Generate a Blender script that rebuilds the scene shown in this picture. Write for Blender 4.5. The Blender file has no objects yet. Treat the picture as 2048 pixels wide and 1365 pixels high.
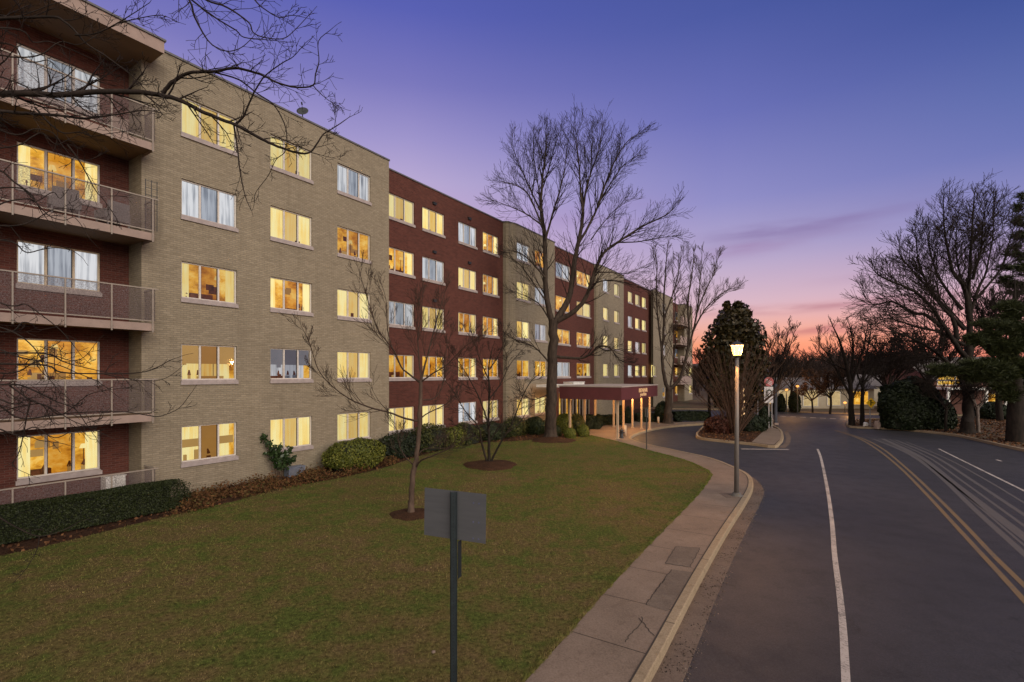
import bpy, math, random
import numpy as np
from mathutils import Vector, Matrix
from mathutils.geometry import tessellate_polygon
random.seed(7); rng = np.random.default_rng(7)
R = math.radians
scene = bpy.context.scene
COL = scene.collection

# ------------------------------------------------------------------ camera
FPX = 985.0; CX = 1024.0; HY = 749.0; CAMH = 4.0
cam = bpy.data.cameras.new('camera')
cam.sensor_width = 36; cam.lens = 36 * FPX / 2048
cam.shift_y = (HY - 682.5) / 2048
cam.clip_start = 0.1; cam.clip_end = 2000
camo = bpy.data.objects.new('camera', cam); COL.objects.link(camo)
camo.location = (0, 0, CAMH); camo.rotation_euler = (R(90), 0, 0)
scene.camera = camo

def lin(c):
    return tuple(((v / 255) / 12.92 if v / 255 <= .04045 else ((v / 255 + .055) / 1.055) ** 2.4) for v in c)

# ------------------------------------------------------------------ world
world = bpy.data.worlds.new('World'); scene.world = world; world.use_nodes = True
wt = world.node_tree; wt.nodes.clear()
def wn(t): return wt.nodes.new(t)
def wmath(op, a, b=None, c=None, clamp=False):
    n = wn('ShaderNodeMath'); n.operation = op; n.use_clamp = clamp
    for i, v in enumerate((a, b, c)):
        if v is None: continue
        if isinstance(v, (int, float)): n.inputs[i].default_value = v
        else: wt.links.new(v, n.inputs[i])
    return n.outputs[0]
def wramp(fac, stops):
    n = wn('ShaderNodeValToRGB'); e = n.color_ramp.elements
    e[0].position = stops[0][0]; e[0].color = (*lin(stops[0][1]), 1)
    e[1].position = stops[-1][0]; e[1].color = (*lin(stops[-1][1]), 1)
    for p, c in stops[1:-1]:
        q = e.new(p); q.color = (*lin(c), 1)
    wt.links.new(fac, n.inputs[0]); return n.outputs[0]
def wmix(f, a, b):
    n = wn('ShaderNodeMix'); n.data_type = 'RGBA'
    for i, v in ((0, f), (6, a), (7, b)):
        if isinstance(v, (int, float)): n.inputs[i].default_value = v
        elif isinstance(v, tuple): n.inputs[i].default_value = (*v, 1)
        else: wt.links.new(v, n.inputs[i])
    return n.outputs[2]
tc = wn('ShaderNodeTexCoord'); sp = wn('ShaderNodeSeparateXYZ'); wt.links.new(tc.outputs['Generated'], sp.inputs[0])
dx, dy, dz = sp.outputs
hyp = wmath('SQRT', wmath('ADD', wmath('MULTIPLY', dx, dx), wmath('MULTIPLY', dy, dy)))
elev = wmath('MULTIPLY', wmath('ARCTAN2', dz, hyp), 2 / math.pi)      # 0..1 = horizon..zenith
azs = wmath('DIVIDE', dx, wmath('MAXIMUM', hyp, .001))                # sine of the bearing
E = lambda d: d / 90
rampM = wramp(elev, [(0, (200, 96, 92)), (E(1.6), (226, 122, 104)), (E(3.2), (236, 152, 122)), (E(5.0), (226, 170, 162)), (E(7.5), (208, 178, 196)),
                     (E(12), (180, 167, 204)), (E(18), (140, 139, 198)), (E(26), (104, 110, 182)), (E(34), (74, 88, 162)), (E(40), (66, 80, 152)), (E(60), (170, 160, 170)), (1, (240, 228, 214))])
rampL = wramp(elev, [(0, (214, 110, 130)), (E(4), (226, 150, 160)), (E(9), (218, 170, 190)), (E(15), (206, 172, 206)), (E(21), (184, 168, 210)), (E(25), (158, 148, 203)),
                     (E(30), (122, 119, 188)), (E(36), (88, 95, 178)), (E(41), (76, 86, 168)), (E(60), (170, 160, 170)), (1, (240, 228, 214))])
rampR = wramp(elev, [(0, (190, 90, 100)), (E(3.5), (226, 150, 150)), (E(8), (186, 160, 190)), (E(13), (128, 132, 192)), (E(18), (92, 108, 176)), (E(22), (76, 98, 166)),
                     (E(29), (44, 72, 144)), (E(40), (36, 62, 130)), (E(60), (165, 158, 165)), (1, (240, 228, 214))])
azl = wmath('MULTIPLY_ADD', azs, -1.7, .65, True)      # 1 at left
azr = wmath('MULTIPLY_ADD', azs, 2.4, -.95, True)      # 1 at right
front = wmix(azr, wmix(azl, rampM, rampL), rampR)
# thin bands of cloud low over the sunset
def streak(e0, slope, az0, waz, we, seed, amt):
    mp = wn('ShaderNodeCombineXYZ'); wt.links.new(wmath('MULTIPLY', azs, 7.0), mp.inputs[0]); wt.links.new(wmath('MULTIPLY', elev, 60), mp.inputs[1]); mp.inputs[2].default_value = seed
    ns = wn('ShaderNodeTexNoise'); ns.inputs['Scale'].default_value = 1.0; ns.inputs['Detail'].default_value = 4; wt.links.new(mp.outputs[0], ns.inputs['Vector'])
    c = wmath('ADD', wmath('MULTIPLY_ADD', azs, slope, e0 / 90 - slope * az0), wmath('MULTIPLY_ADD', ns.outputs[0], .02, -.01))
    d = wmath('DIVIDE', wmath('SUBTRACT', elev, c), we / 90); g = wmath('EXPONENT', wmath('MULTIPLY', wmath('MULTIPLY', d, d), -1.0))
    q = wmath('DIVIDE', wmath('SUBTRACT', azs, az0), waz); h = wmath('EXPONENT', wmath('MULTIPLY', wmath('MULTIPLY', q, q), -1.0))
    return wmath('MULTIPLY', wmath('MULTIPLY', g, h), wmath('MULTIPLY', wmath('MULTIPLY_ADD', ns.outputs[0], 2.6, -.75, True), amt))
for args, colr in (((14.3, .03, .50, .13, 1.1, 3.0, .75), (122, 104, 160)), ((12.9, .045, .43, .10, .9, 8.0, .6), (150, 118, 168)), ((6.6, .012, .52, .14, .38, 5.0, 1.1), (168, 118, 142)),
                   ((4.2, .008, .53, .10, .30, 9.0, 1.1), (176, 110, 126)), ((9.6, .05, .66, .10, .6, 13.0, .5), (150, 120, 160)), ((17.5, .04, .16, .12, 1.3, 17.0, .35), (160, 130, 180)), ((1.6, 0, .55, .2, .35, 21.0, .7), (240, 140, 96))):
    front = wmix(wmath('MINIMUM', streak(*args), 1.0), front, lin(colr))
# sky behind the camera, out of view, brightened to light the facade
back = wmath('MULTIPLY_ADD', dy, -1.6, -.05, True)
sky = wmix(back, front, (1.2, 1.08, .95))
ngt = wn('ShaderNodeTexSky'); ngt.sky_type = 'NISHITA'; ngt.sun_disc = False; ngt.sun_elevation = R(1.0); ngt.sun_rotation = R(32)
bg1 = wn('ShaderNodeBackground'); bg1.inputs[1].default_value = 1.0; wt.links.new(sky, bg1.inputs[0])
bg2 = wn('ShaderNodeBackground'); bg2.inputs[1].default_value = .01; wt.links.new(ngt.outputs[0], bg2.inputs[0])
add = wn('ShaderNodeAddShader'); wt.links.new(bg1.outputs[0], add.inputs[0]); wt.links.new(bg2.outputs[0], add.inputs[1])
wo = wn('ShaderNodeOutputWorld'); wt.links.new(add.outputs[0], wo.inputs[0])

# added fill light from behind the camera, a very wide soft sun
sun = bpy.data.lights.new('dusk_fill', 'SUN'); sun.energy = 2.4; sun.angle = R(40); sun.color = (1.0, .90, .78)
suno = bpy.data.objects.new('dusk_fill', sun); COL.objects.link(suno)
suno.rotation_euler = (R(67), 0, R(40))
scene.view_settings.view_transform = 'Standard'; scene.view_settings.look = 'None'
scene.view_settings.exposure = 0; scene.view_settings.gamma = 1
scene.cycles.max_bounces = 6; scene.cycles.transparent_max_bounces = 16

# ------------------------------------------------------------------ helpers: pixel of the photo + distance -> point
def P(x, y, Z): return Vector(((x - CX) * Z / FPX, Z, CAMH - (y - HY) * Z / FPX))
def G(x, y, z=0.0):
    Z = (CAMH - z) * FPX / (y - HY); return Vector(((x - CX) * Z / FPX, Z, z))

# ------------------------------------------------------------------ tagging
def tag(o, label=None, cat=None, group=None, kind=None):
    if label: o['label'] = label
    if cat: o['category'] = cat
    if group: o['group'] = group
    if kind: o['kind'] = kind
    return o
def empty(name, loc=(0, 0, 0), rz=0, **k):
    o = bpy.data.objects.new(name, None); COL.objects.link(o); o.location = loc; o.rotation_euler = (0, 0, rz)
    o.empty_display_size = .2
    return tag(o, **k)
def link(name, me, parent=None):
    o = bpy.data.objects.new(name, me); COL.objects.link(o)
    if parent: o.parent = parent
    return o

# ------------------------------------------------------------------ materials
MATS = {}
class NT:
    def __init__(s, name):
        s.m = bpy.data.materials.new(name); s.m.use_nodes = True; s.t = s.m.node_tree; s.t.nodes.clear()
        s.out = s.t.nodes.new('ShaderNodeOutputMaterial')
    def n(s, t, **k):
        q = s.t.nodes.new(t)
        for a, b in k.items(): setattr(q, a, b)
        return q
    def put(s, q, i, v):
        if v is None: return
        if hasattr(v, 'is_output'): s.t.links.new(v, q.inputs[i])
        elif isinstance(v, tuple) and len(v) == 3 and q.inputs[i].type == 'RGBA': q.inputs[i].default_value = (*v, 1)
        else: q.inputs[i].default_value = v
    def obj(s): return s.n('ShaderNodeTexCoord').outputs['Object']
    def mapped(s, vec, scale):
        q = s.n('ShaderNodeMapping'); s.put(q, 0, vec); q.inputs[3].default_value = scale; return q.outputs[0]
    def noise(s, vec, scale, detail=3, rough=.55):
        q = s.n('ShaderNodeTexNoise'); s.put(q, 'Vector', vec); s.put(q, 'Scale', scale); s.put(q, 'Detail', detail); s.put(q, 'Roughness', rough); return q.outputs[0]
    def math(s, op, a, b=None, c=None, clamp=False):
        q = s.n('ShaderNodeMath', operation=op, use_clamp=clamp)
        for i, v in enumerate((a, b, c)): s.put(q, i, v)
        return q.outputs[0]
    def mix(s, f, a, b, blend='MIX'):
        q = s.n('ShaderNodeMix', data_type='RGBA', blend_type=blend); s.put(q, 0, f); s.put(q, 6, a); s.put(q, 7, b); return q.outputs[2]
    def ramp(s, f, stops):
        q = s.n('ShaderNodeValToRGB'); e = q.color_ramp.elements
        e[0].position = stops[0][0]; e[0].color = (*stops[0][1], 1); e[1].position = stops[-1][0]; e[1].color = (*stops[-1][1], 1)
        for p, c in stops[1:-1]: e.new(p).color = (*c, 1)
        s.put(q, 0, f); return q.outputs[0]
    def bump(s, h, strength=.3, dist=.02):
        q = s.n('ShaderNodeBump'); s.put(q, 'Height', h); s.put(q, 'Strength', strength); s.put(q, 'Distance', dist); return q.outputs[0]
    def bsdf(s, col, rough=.8, normal=None, metal=0, spec=None, emis=None, es=0):
        q = s.n('ShaderNodeBsdfPrincipled'); s.put(q, 'Base Color', col); s.put(q, 'Roughness', rough); s.put(q, 'Metallic', metal)
        if spec is not None: s.put(q, 'Specular IOR Level', spec)
        if normal is not None: s.put(q, 'Normal', normal)
        if emis is not None: s.put(q, 'Emission Color', emis); s.put(q, 'Emission Strength', es)
        s.t.links.new(q.outputs[0], s.out.inputs[0]); return q
def simple(name, col, rough=.7, var=.25, scale=6, metal=0, spec=None, bump=0, bscale=40):
    if name in MATS: return MATS[name]
    s = NT(name); o = s.obj(); f = s.noise(o, scale, 4)
    c = s.mix(s.math('MULTIPLY_ADD', f, 2.2, -.6, True), tuple(v * (1 - var) for v in col), tuple(min(1, v * (1 + var)) for v in col))
    s.bsdf(c, rough, s.bump(s.noise(o, bscale, 3), bump, .02) if bump else None, metal, spec); MATS[name] = s.m; return s.m
def emissive(name, col, st):
    if name in MATS: return MATS[name]
    s = NT(name); e = s.n('ShaderNodeEmission'); s.put(e, 0, col); s.put(e, 1, st); s.t.links.new(e.outputs[0], s.out.inputs[0]); MATS[name] = s.m; return s.m

def brick_mat(name, c1, c2, mortar, streak, w=.2, h=.0677, rough=.85):
    s = NT(name); o = s.obj(); sx = s.n('ShaderNodeSeparateXYZ'); s.put(sx, 0, o)
    cb = s.n('ShaderNodeCombineXYZ'); s.put(cb, 0, s.math('ADD', sx.outputs[0], sx.outputs[1])); s.put(cb, 1, sx.outputs[2])
    b = s.n('ShaderNodeTexBrick'); s.put(b, 'Vector', cb.outputs[0]); s.put(b, 'Scale', 1.0); s.put(b, 'Brick Width', w); s.put(b, 'Row Height', h)
    s.put(b, 'Mortar Size', .009); s.put(b, 'Mortar Smooth', .3); s.put(b, 'Color1', c1); s.put(b, 'Color2', c2); s.put(b, 'Mortar', mortar)
    st = s.noise(s.mapped(cb.outputs[0], (1.1, 14, 1)), 1.0, 4, .65)
    big = s.noise(cb.outputs[0], .35, 3)
    c = s.mix(s.math('MULTIPLY_ADD', st, 2.4, -.85, True), b.outputs[0], s.mix(1.0, b.outputs[0], streak, 'MULTIPLY'))
    c = s.mix(s.math('MULTIPLY_ADD', big, 1.6, -.5, True), c, s.mix(1.0, c, (.82, .82, .84), 'MULTIPLY'))
    ve = s.noise(cb.outputs[0], 7, 5, .7)
    c = s.mix(s.math('MULTIPLY_ADD', ve, 3, -1.2, True), c, s.mix(1.0, c, (.86, .85, .83), 'MULTIPLY'))
    drip = s.noise(s.mapped(cb.outputs[0], (2.6, .22, 1)), 1.0, 4, .7)
    c = s.mix(s.math('MULTIPLY_ADD', drip, 4, -2.1, True), c, s.mix(1.0, c, (.84, .83, .82), 'MULTIPLY'))
    s.bsdf(c, rough, s.bump(s.math('SUBTRACT', s.math('MULTIPLY', st, .5), b.outputs[1]), .5, .012), spec=.2); return s.m
M_BEIGE = brick_mat('beige_brick', (.31, .256, .182), (.25, .205, .145), (.205, .175, .135), (.80, .79, .77))
M_RED = brick_mat('red_brick', (.122, .036, .025), (.078, .022, .016), (.12, .062, .050), (.70, .70, .72))
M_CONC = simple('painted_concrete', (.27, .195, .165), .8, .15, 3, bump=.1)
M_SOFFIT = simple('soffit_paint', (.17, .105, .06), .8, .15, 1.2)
M_FRAME = simple('window_frame_paint', (.52, .47, .43), .5, .1, 8)
M_FRAMEW = simple('tan_frame_paint', (.50, .40, .28), .5, .1, 8)
M_SILL = simple('stone_sill', (.30, .25, .24), .8, .2, 5)
M_RAIL = simple('rail_paint', (.25, .205, .17), .5, .15, 6)
M_CAP = simple('roof_cap_metal', (.10, .095, .10), .5, .2, 3)
M_DARK = simple('dark_metal', (.02, .021, .024), .5, .2, 6)
M_ROOF = simple('roof_membrane', (.12, .12, .12), .9, .2, 1)
M_GREY = simple('grey_metal', (.20, .20, .22), .45, .15, 5, metal=.3)
M_WHITE = simple('white_paint', (.7, .68, .65), .5, .1, 4)

def mesh_screen():
    s = NT('wire_mesh_screen'); o = s.obj()
    f = s.noise(s.mapped(o, (28, 28, 28)), 1.0, 2)
    d = s.n('ShaderNodeBsdfDiffuse'); s.put(d, 0, s.mix(f, (.07, .052, .052), (.19, .15, .15)))
    t = s.n('ShaderNodeBsdfTransparent'); m = s.n('ShaderNodeMixShader'); s.put(m, 0, s.math('MULTIPLY_ADD', f, 1.6, -.38, True)); s.put(m, 1, t.outputs[0]); s.put(m, 2, d.outputs[0])
    s.t.links.new(m.outputs[0], s.out.inputs[0]); return s.m
M_MESH = mesh_screen()
def glass(name, tint):
    s = NT(name); t = s.n('ShaderNodeBsdfTransparent'); s.put(t, 0, tint); g = s.n('ShaderNodeBsdfGlossy'); s.put(g, 'Roughness', .03); s.put(g, 0, (.9, .9, .95))
    fr = s.n('ShaderNodeFresnel'); s.put(fr, 0, 1.5); m = s.n('ShaderNodeMixShader'); s.put(m, 0, s.math('MULTIPLY', fr.outputs[0], 1.0)); s.put(m, 1, t.outputs[0]); s.put(m, 2, g.outputs[0])
    s.t.links.new(m.outputs[0], s.out.inputs[0]); return s.m
M_GLASS = glass('window_glass', (.97, .97, .96)); M_SCREENGLASS = glass('screened_glass', (.72, .60, .46))
M_SCREENCOOL = glass('screened_glass_cool', (.55, .58, .62))

def lit(name, kind):
    """what one sees through a lit window: curtains, blinds or a room, all giving off their own light"""
    s = NT(name); o = s.obj(); info = s.n('ShaderNodeObjectInfo'); rnd = info.outputs['Random']
    vo = s.n('ShaderNodeVectorMath', operation='ADD'); s.put(vo, 0, o); cb = s.n('ShaderNodeCombineXYZ')
    for i in range(3): s.put(cb, i, s.math('MULTIPLY', rnd, 37.0 + 11 * i))
    s.put(vo, 1, cb.outputs[0]); v = vo.outputs[0]
    pleat = s.noise(s.mapped(v, (11, 1, .5)), 1.0, 3, .6); soft = s.noise(v, 1.3, 2); fine = s.noise(s.mapped(v, (7, 4, 12)), 1.0, 6, .7)
    if kind == 'cream':
        c = s.ramp(s.math('MULTIPLY_ADD', pleat, .75, s.math('MULTIPLY', soft, .4)), [(.3, (.86, .46, .09)), (.46, (1, .72, .22)), (.66, (1, .86, .40))]); st = s.math('MULTIPLY_ADD', rnd, .45, .74)
    elif kind == 'cool':
        c = s.ramp(s.math('MULTIPLY_ADD', pleat, .9, s.math('MULTIPLY', soft, .25)), [(.33, (.13, .14, .16)), (.46, (.42, .44, .48)), (.62, (.80, .81, .84))]); st = s.math('MULTIPLY_ADD', rnd, .3, .65)
    elif kind == 'room':
        vr = s.n('ShaderNodeTexVoronoi', distance='CHEBYCHEV'); s.put(vr, 'Vector', s.mapped(v, (3.4, 1, 3.0))); s.put(vr, 'Scale', 1.0)
        sv = s.n('ShaderNodeSeparateXYZ'); s.put(sv, 0, vr.outputs['Color'])
        f = s.math('ADD', s.math('MULTIPLY', sv.outputs[0], .05), s.math('ADD', s.math('MULTIPLY', fine, .34), s.math('MULTIPLY', soft, .72)))
        c = s.ramp(f, [(.34, (.16, .045, .004)), (.46, (.48, .19, .016)), (.57, (.85, .42, .045)), (.72, (1, .72, .20))]); st = s.math('MULTIPLY_ADD', rnd, .35, .80)
    elif kind == 'blind':
        sx = s.n('ShaderNodeSeparateXYZ'); s.put(sx, 0, o)
        w = s.math('MULTIPLY_ADD', s.math('SINE', s.math('MULTIPLY', sx.outputs[2], 190.0)), .06, .9)
        c = s.mix(1.0, (.46, .27, .085), s.ramp(s.math('MULTIPLY', w, s.math('ADD', soft, .45)), [(.2, (.7, .7, .7)), (1, (1, 1, 1))]), 'MULTIPLY'); st = .9
    elif kind == 'coolblind':
        c = s.mix(soft, (.13, .14, .16), (.26, .27, .30)); st = .7
    e = s.n('ShaderNodeEmission'); s.put(e, 0, c); s.put(e, 1, st)
    s.t.links.new(e.outputs[0], s.out.inputs[0]); return s.m
LIT = {k: lit('lit_' + k, k) for k in ('cream', 'cool', 'room', 'blind', 'coolblind')}
M_OBJ = simple('sill_things', (.10, .035, .015), .8, .5, 12)

# ------------------------------------------------------------------ mesh builder
class MB:
    def __init__(s): s.v = []; s.f = []; s.mi = []
    def quad(s, a, b, c, d, mi=0):
        n = len(s.v); s.v += [tuple(a), tuple(b), tuple(c), tuple(d)]; s.f.append((n, n + 1, n + 2, n + 3)); s.mi.append(mi)
    def box(s, x0, x1, y0, y1, z0, z1, mi=0, M=None):
        n = len(s.v); p = [(x0, y0, z0), (x1, y0, z0), (x1, y1, z0), (x0, y1, z0), (x0, y0, z1), (x1, y0, z1), (x1, y1, z1), (x0, y1, z1)]
        if M is not None: p = [tuple(M @ Vector(q)) for q in p]
        s.v += p
        for f in ((0, 3, 2, 1), (4, 5, 6, 7), (0, 1, 5, 4), (1, 2, 6, 5), (2, 3, 7, 6), (3, 0, 4, 7)): s.f.append(tuple(n + i for i in f)); s.mi.append(mi)
    def prism(s, poly, z0, z1, mi=0):
        n = len(s.v); k = len(poly); s.v += [(x, y, z0) for x, y in poly] + [(x, y, z1) for x, y in poly]
        for i in range(k): s.f.append((n + i, n + (i + 1) % k, n + k + (i + 1) % k, n + k + i)); s.mi.append(mi)
        for t in tessellate_polygon([[Vector((x, y, 0)) for x, y in poly]]):
            s.f.append(tuple(n + k + i for i in t)); s.mi.append(mi)
            s.f.append(tuple(n + i for i in t[::-1])); s.mi.append(mi)
    def cyl(s, p0, p1, r0, r1=None, k=10, mi=0, caps=True):
        r1 = r0 if r1 is None else r1; p0 = Vector(p0); p1 = Vector(p1); d = (p1 - p0).normalized()
        a = d.orthogonal().normalized(); b = d.cross(a); n = len(s.v)
        for p, r in ((p0, r0), (p1, r1)):
            for i in range(k):
                t = 2 * math.pi * i / k; s.v.append(tuple(p + a * (r * math.cos(t)) + b * (r * math.sin(t))))
        for i in range(k): s.f.append((n + i, n + (i + 1) % k, n + k + (i + 1) % k, n + k + i)); s.mi.append(mi)
        if caps: s.f.append(tuple(n + i for i in range(k))[::-1]); s.mi.append(mi); s.f.append(tuple(n + k + i for i in range(k))); s.mi.append(mi)
    def lathe(s, prof, cx=0, cy=0, k=16, mi=0):
        n = len(s.v)
        for r, z in prof:
            for i in range(k): t = 2 * math.pi * i / k; s.v.append((cx + r * math.cos(t), cy + r * math.sin(t), z))
        for j in range(len(prof) - 1):
            for i in range(k): s.f.append((n + j * k + i, n + j * k + (i + 1) % k, n + (j + 1) * k + (i + 1) % k, n + (j + 1) * k + i)); s.mi.append(mi)
    def build(s, name, mats, parent=None, smooth=False):
        me = bpy.data.meshes.new(name); me.from_pydata(s.v, [], s.f)
        if not isinstance(mats, (list, tuple)): mats = [mats]
        for m in mats: me.materials.append(m)
        me.polygons.foreach_set('material_index', s.mi)
        if smooth: me.polygons.foreach_set('use_smooth', [True] * len(s.f))
        me.update(); return link(name, me, parent)

def np_mesh(name, V, F, mats, parent=None, smooth=False):
    me = bpy.data.meshes.new(name); V = np.asarray(V, np.float32); F = np.asarray(F, np.int32); k = F.shape[1]
    me.vertices.add(len(V)); me.vertices.foreach_set('co', V.ravel()); me.loops.add(F.size); me.loops.foreach_set('vertex_index', F.ravel())
    me.polygons.add(len(F)); me.polygons.foreach_set('loop_start', np.arange(0, F.size, k, dtype=np.int32)); me.polygons.foreach_set('loop_total', np.full(len(F), k, np.int32))
    if smooth: me.polygons.foreach_set('use_smooth', np.ones(len(F), bool))
    for m in (mats if isinstance(mats, (list, tuple)) else [mats]): me.materials.append(m)
    me.update(); me.validate(); return link(name, me, parent)

def sheet(name, poly, z, mat, parent=None):
    V = [(x, y, z) for x, y in poly]; T = tessellate_polygon([[Vector((x, y, 0)) for x, y in poly]])
    F = []
    for t in T:
        a, b, c = (Vector(V[i]) for i in t)
        F.append(t if (b - a).cross(c - a).z > 0 else t[::-1])
    me = bpy.data.meshes.new(name); me.from_pydata(V, [], F); me.materials.append(mat); return link(name, me, parent)

def smooth_line(pts, n=6):
    pts = [Vector(p) for p in pts]; out = []
    for i in range(len(pts) - 1):
        p0 = pts[max(0, i - 1)]; p1 = pts[i]; p2 = pts[i + 1]; p3 = pts[min(len(pts) - 1, i + 2)]
        for j in range(n):
            t = j / n; out.append(.5 * ((2 * p1) + (p2 - p0) * t + (2 * p0 - 5 * p1 + 4 * p2 - p3) * t * t + (3 * p1 - p0 - 3 * p2 + p3) * t ** 3))
    out.append(pts[-1]); return out
def resample(pts, step):
    d = [0]
    for a, b in zip(pts, pts[1:]): d.append(d[-1] + (b - a).length)
    n = max(1, int(round(d[-1] / step))); out = []; j = 0
    for i in range(n + 1):
        t = d[-1] * i / n
        while j < len(d) - 2 and d[j + 1] < t: j += 1
        f = (t - d[j]) / max(1e-9, d[j + 1] - d[j]); out.append(pts[j].lerp(pts[j + 1], f))
    return out
def offset(pts, w):
    out = []
    for i, p in enumerate(pts):
        a = pts[max(0, i - 1)]; b = pts[min(len(pts) - 1, i + 1)]; t = (b - a); t.z = 0; t.normalize(); out.append(p + Vector((t.y, -t.x, 0)) * w)
    return out

# ================================================================== THE GROUND
RZ = -.13                                            # road surface
def ground_mat():
    s = NT('earth'); o = s.obj(); s.bsdf(s.mix(s.noise(o, .4, 5), (.045, .028, .014), (.085, .05, .022)), .95, s.bump(s.noise(o, 6, 4), .6, .05)); return s.m
M_EARTH = ground_mat()
def grass_ground():
    s = NT('lawn_turf'); o = s.obj(); a = s.noise(o, .45, 4, .6); b = s.noise(o, 2.3, 4, .6); c = s.noise(o, 13, 5, .8)
    f = s.math('ADD', s.math('MULTIPLY', a, .55), s.math('MULTIPLY', b, .45))
    col = s.ramp(f, [(.38, (.150, .102, .048)), (.48, (.132, .108, .036)), (.58, (.090, .110, .024))])
    col = s.mix(s.math('MULTIPLY_ADD', c, 4.0, -1.5, True), s.mix(1.0, col, (.33, .31, .28), 'MULTIPLY'), col)
    s.bsdf(col, .95, s.bump(c, .8, .03), spec=.1); return s.m
M_TURF = grass_ground()
def asphalt():
    s = NT('asphalt'); o = s.obj(); big = s.noise(o, .25, 4); mid = s.noise(o, 1.7, 5, .65); fine = s.noise(o, 42, 4, .85)
    c = s.mix(s.math('MULTIPLY_ADD', big, 1.8, -.4, True), (.027, .026, .029), (.050, .046, .049))
    c = s.mix(s.math('MULTIPLY_ADD', mid, 4, -1.9, True), c, s.mix(1.0, c, (.74, .76, .80), 'MULTIPLY'))
    c = s.mix(s.math('MULTIPLY_ADD', fine, 3, -1.3, True), s.mix(1.0, c, (.60, .60, .61), 'MULTIPLY'), s.mix(1.0, c, (1.45, 1.44, 1.45), 'MULTIPLY'))
    # cracks
    vd = s.n('ShaderNodeTexVoronoi', feature='DISTANCE_TO_EDGE'); dv = s.n('ShaderNodeVectorMath', operation='ADD'); s.put(dv, 0, o)
    nz = s.n('ShaderNodeTexNoise'); s.put(nz, 'Vector', o); s.put(nz, 'Scale', 2.2); s.put(nz, 'Detail', 5); s.put(dv, 1, nz.outputs[1]); s.put(vd, 'Vector', dv.outputs[0]); s.put(vd, 'Scale', .55)
    cr = s.math('MULTIPLY', s.math('LESS_THAN', vd.outputs[0], .006), s.math('GREATER_THAN', mid, .52))
    c = s.mix(s.math('MULTIPLY', cr, .55), c, (.012, .011, .011))
    s.bsdf(c, s.math('MULTIPLY_ADD', mid, .2, .54), s.bump(fine, .3, .008), spec=.36); return s.m
M_ASPH = asphalt()
def concrete(name, a, b, ag=1.0):
    s = NT(name); o = s.obj(); f = s.noise(o, .9, 5, .6); g = s.noise(o, 34, 4, .8); bl = s.noise(o, 5, 4, .6)
    c = s.mix(s.math('MULTIPLY_ADD', f, 2, -.5, True), a, b)
    c = s.mix(s.math('MULTIPLY_ADD', bl, 3.5, -1.9, True), c, s.mix(1.0, c, (.7, .67, .64), 'MULTIPLY'))
    c = s.mix(s.math('MULTIPLY_ADD', g, 3.2, -1.1, True), s.mix(1.0, c, (.66, .64, .62), 'MULTIPLY'), c)
    s.bsdf(c, .85, s.bump(g, .3, .008), spec=.2); return s.m
M_WALK = concrete('sidewalk_concrete', (.165, .124, .096), (.25, .188, .148))  # base colour warmed a little for the lamp's orange spill
M_KERB = concrete('kerb_concrete', (.27, .205, .135), (.34, .265, .18))
M_PAN = concrete('gutter_concrete', (.115, .083, .066), (.19, .14, .11))
M_JOINT = simple('joint_dirt', (.035, .026, .02), .95)
def paint(name, col, wear):
    s = NT(name); o = s.obj(); f = s.noise(o, 26, 6, .85); big = s.noise(o, 1.6, 4)
    s.bsdf(s.mix(s.math('MULTIPLY_ADD', s.math('ADD', f, s.math('MULTIPLY', big, .5)), 5.5, wear, True), col, (.07, .06, .058)), .8); return s.m
M_WLINE = paint('worn_white_paint', (.38, .33, .30), -4.0); M_YLINE = paint('worn_yellow_paint', (.135, .086, .038), -4.2)
M_STREAK = paint('pale_streak_asphalt', (.066, .063, .066), -3.3)
def mulch():
    s = NT('bark_mulch'); o = s.obj(); f = s.noise(o, 30, 4, .8); g = s.noise(o, 3, 3)
    s.bsdf(s.ramp(s.math('ADD', s.math('MULTIPLY', f, .8), s.math('MULTIPLY', g, .25)), [(.35, (.012, .007, .005)), (.55, (.055, .027, .016)), (.75, (.11, .055, .03))]), .95, s.bump(f, 1, .05), spec=.1); return s.m
M_MULCH = mulch()

big = MB(); big.quad((-900, -300, RZ - .16), (900, -300, RZ - .16), (900, 1500, RZ - .16), (-900, 1500, RZ - .16))
tag(big.build('ground', M_EARTH), kind='structure')

# --- left kerb line (its back edge at pavement level), from behind the camera round to the entrance drive
kb_px = [(1263, 1363), (1299, 1302), (1360, 1193), (1404, 1118), (1445, 1053), (1482, 999), (1496, 972), (1493, 952), (1469, 937.5), (1418, 917), (1343, 900), (1289, 888.5), (1262, 880), (1258, 874), (1272, 866), (1304, 857.5), (1345, 851.5), (1400, 847.5), (1440, 845)]
kb = [G(x, y) for x, y in kb_px]; d0 = (kb[0] - kb[2]).normalized(); kb = [kb[0] + d0 * 14, kb[0] + d0 * 5] + kb
kb = resample(smooth_line(kb), .35)
KW = .16; kf = offset(kb, KW)                         # kerb face
def sweep(name, lines, mat, kind='structure'):
    n = len(lines[0]); V = [tuple(p) for L in lines for p in L]; F = []
    for k in range(len(lines) - 1):
        for i in range(n - 1): F.append((k * n + i, k * n + i + 1, (k + 1) * n + i + 1, (k + 1) * n + i)[::-1])
    me = bpy.data.meshes.new(name); me.from_pydata(V, [], F); me.materials.append(mat); o = link(name, me); return tag(o, kind=kind)
def atz(L, z): return [Vector((p.x, p.y, z)) for p in L]
def kerb(name, L, w, z=0.012, mat=M_KERB, gap=1):
    f = offset(L, w * .86); g = offset(L, w * .97); h = offset(L, w * 1.06)
    return sweep(name, [atz(L, -.1), atz(L, z), atz(f, z), atz(g, z - .015), atz(h, RZ - .02)], mat)
kerb('kerb_near', kb, KW)
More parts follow.
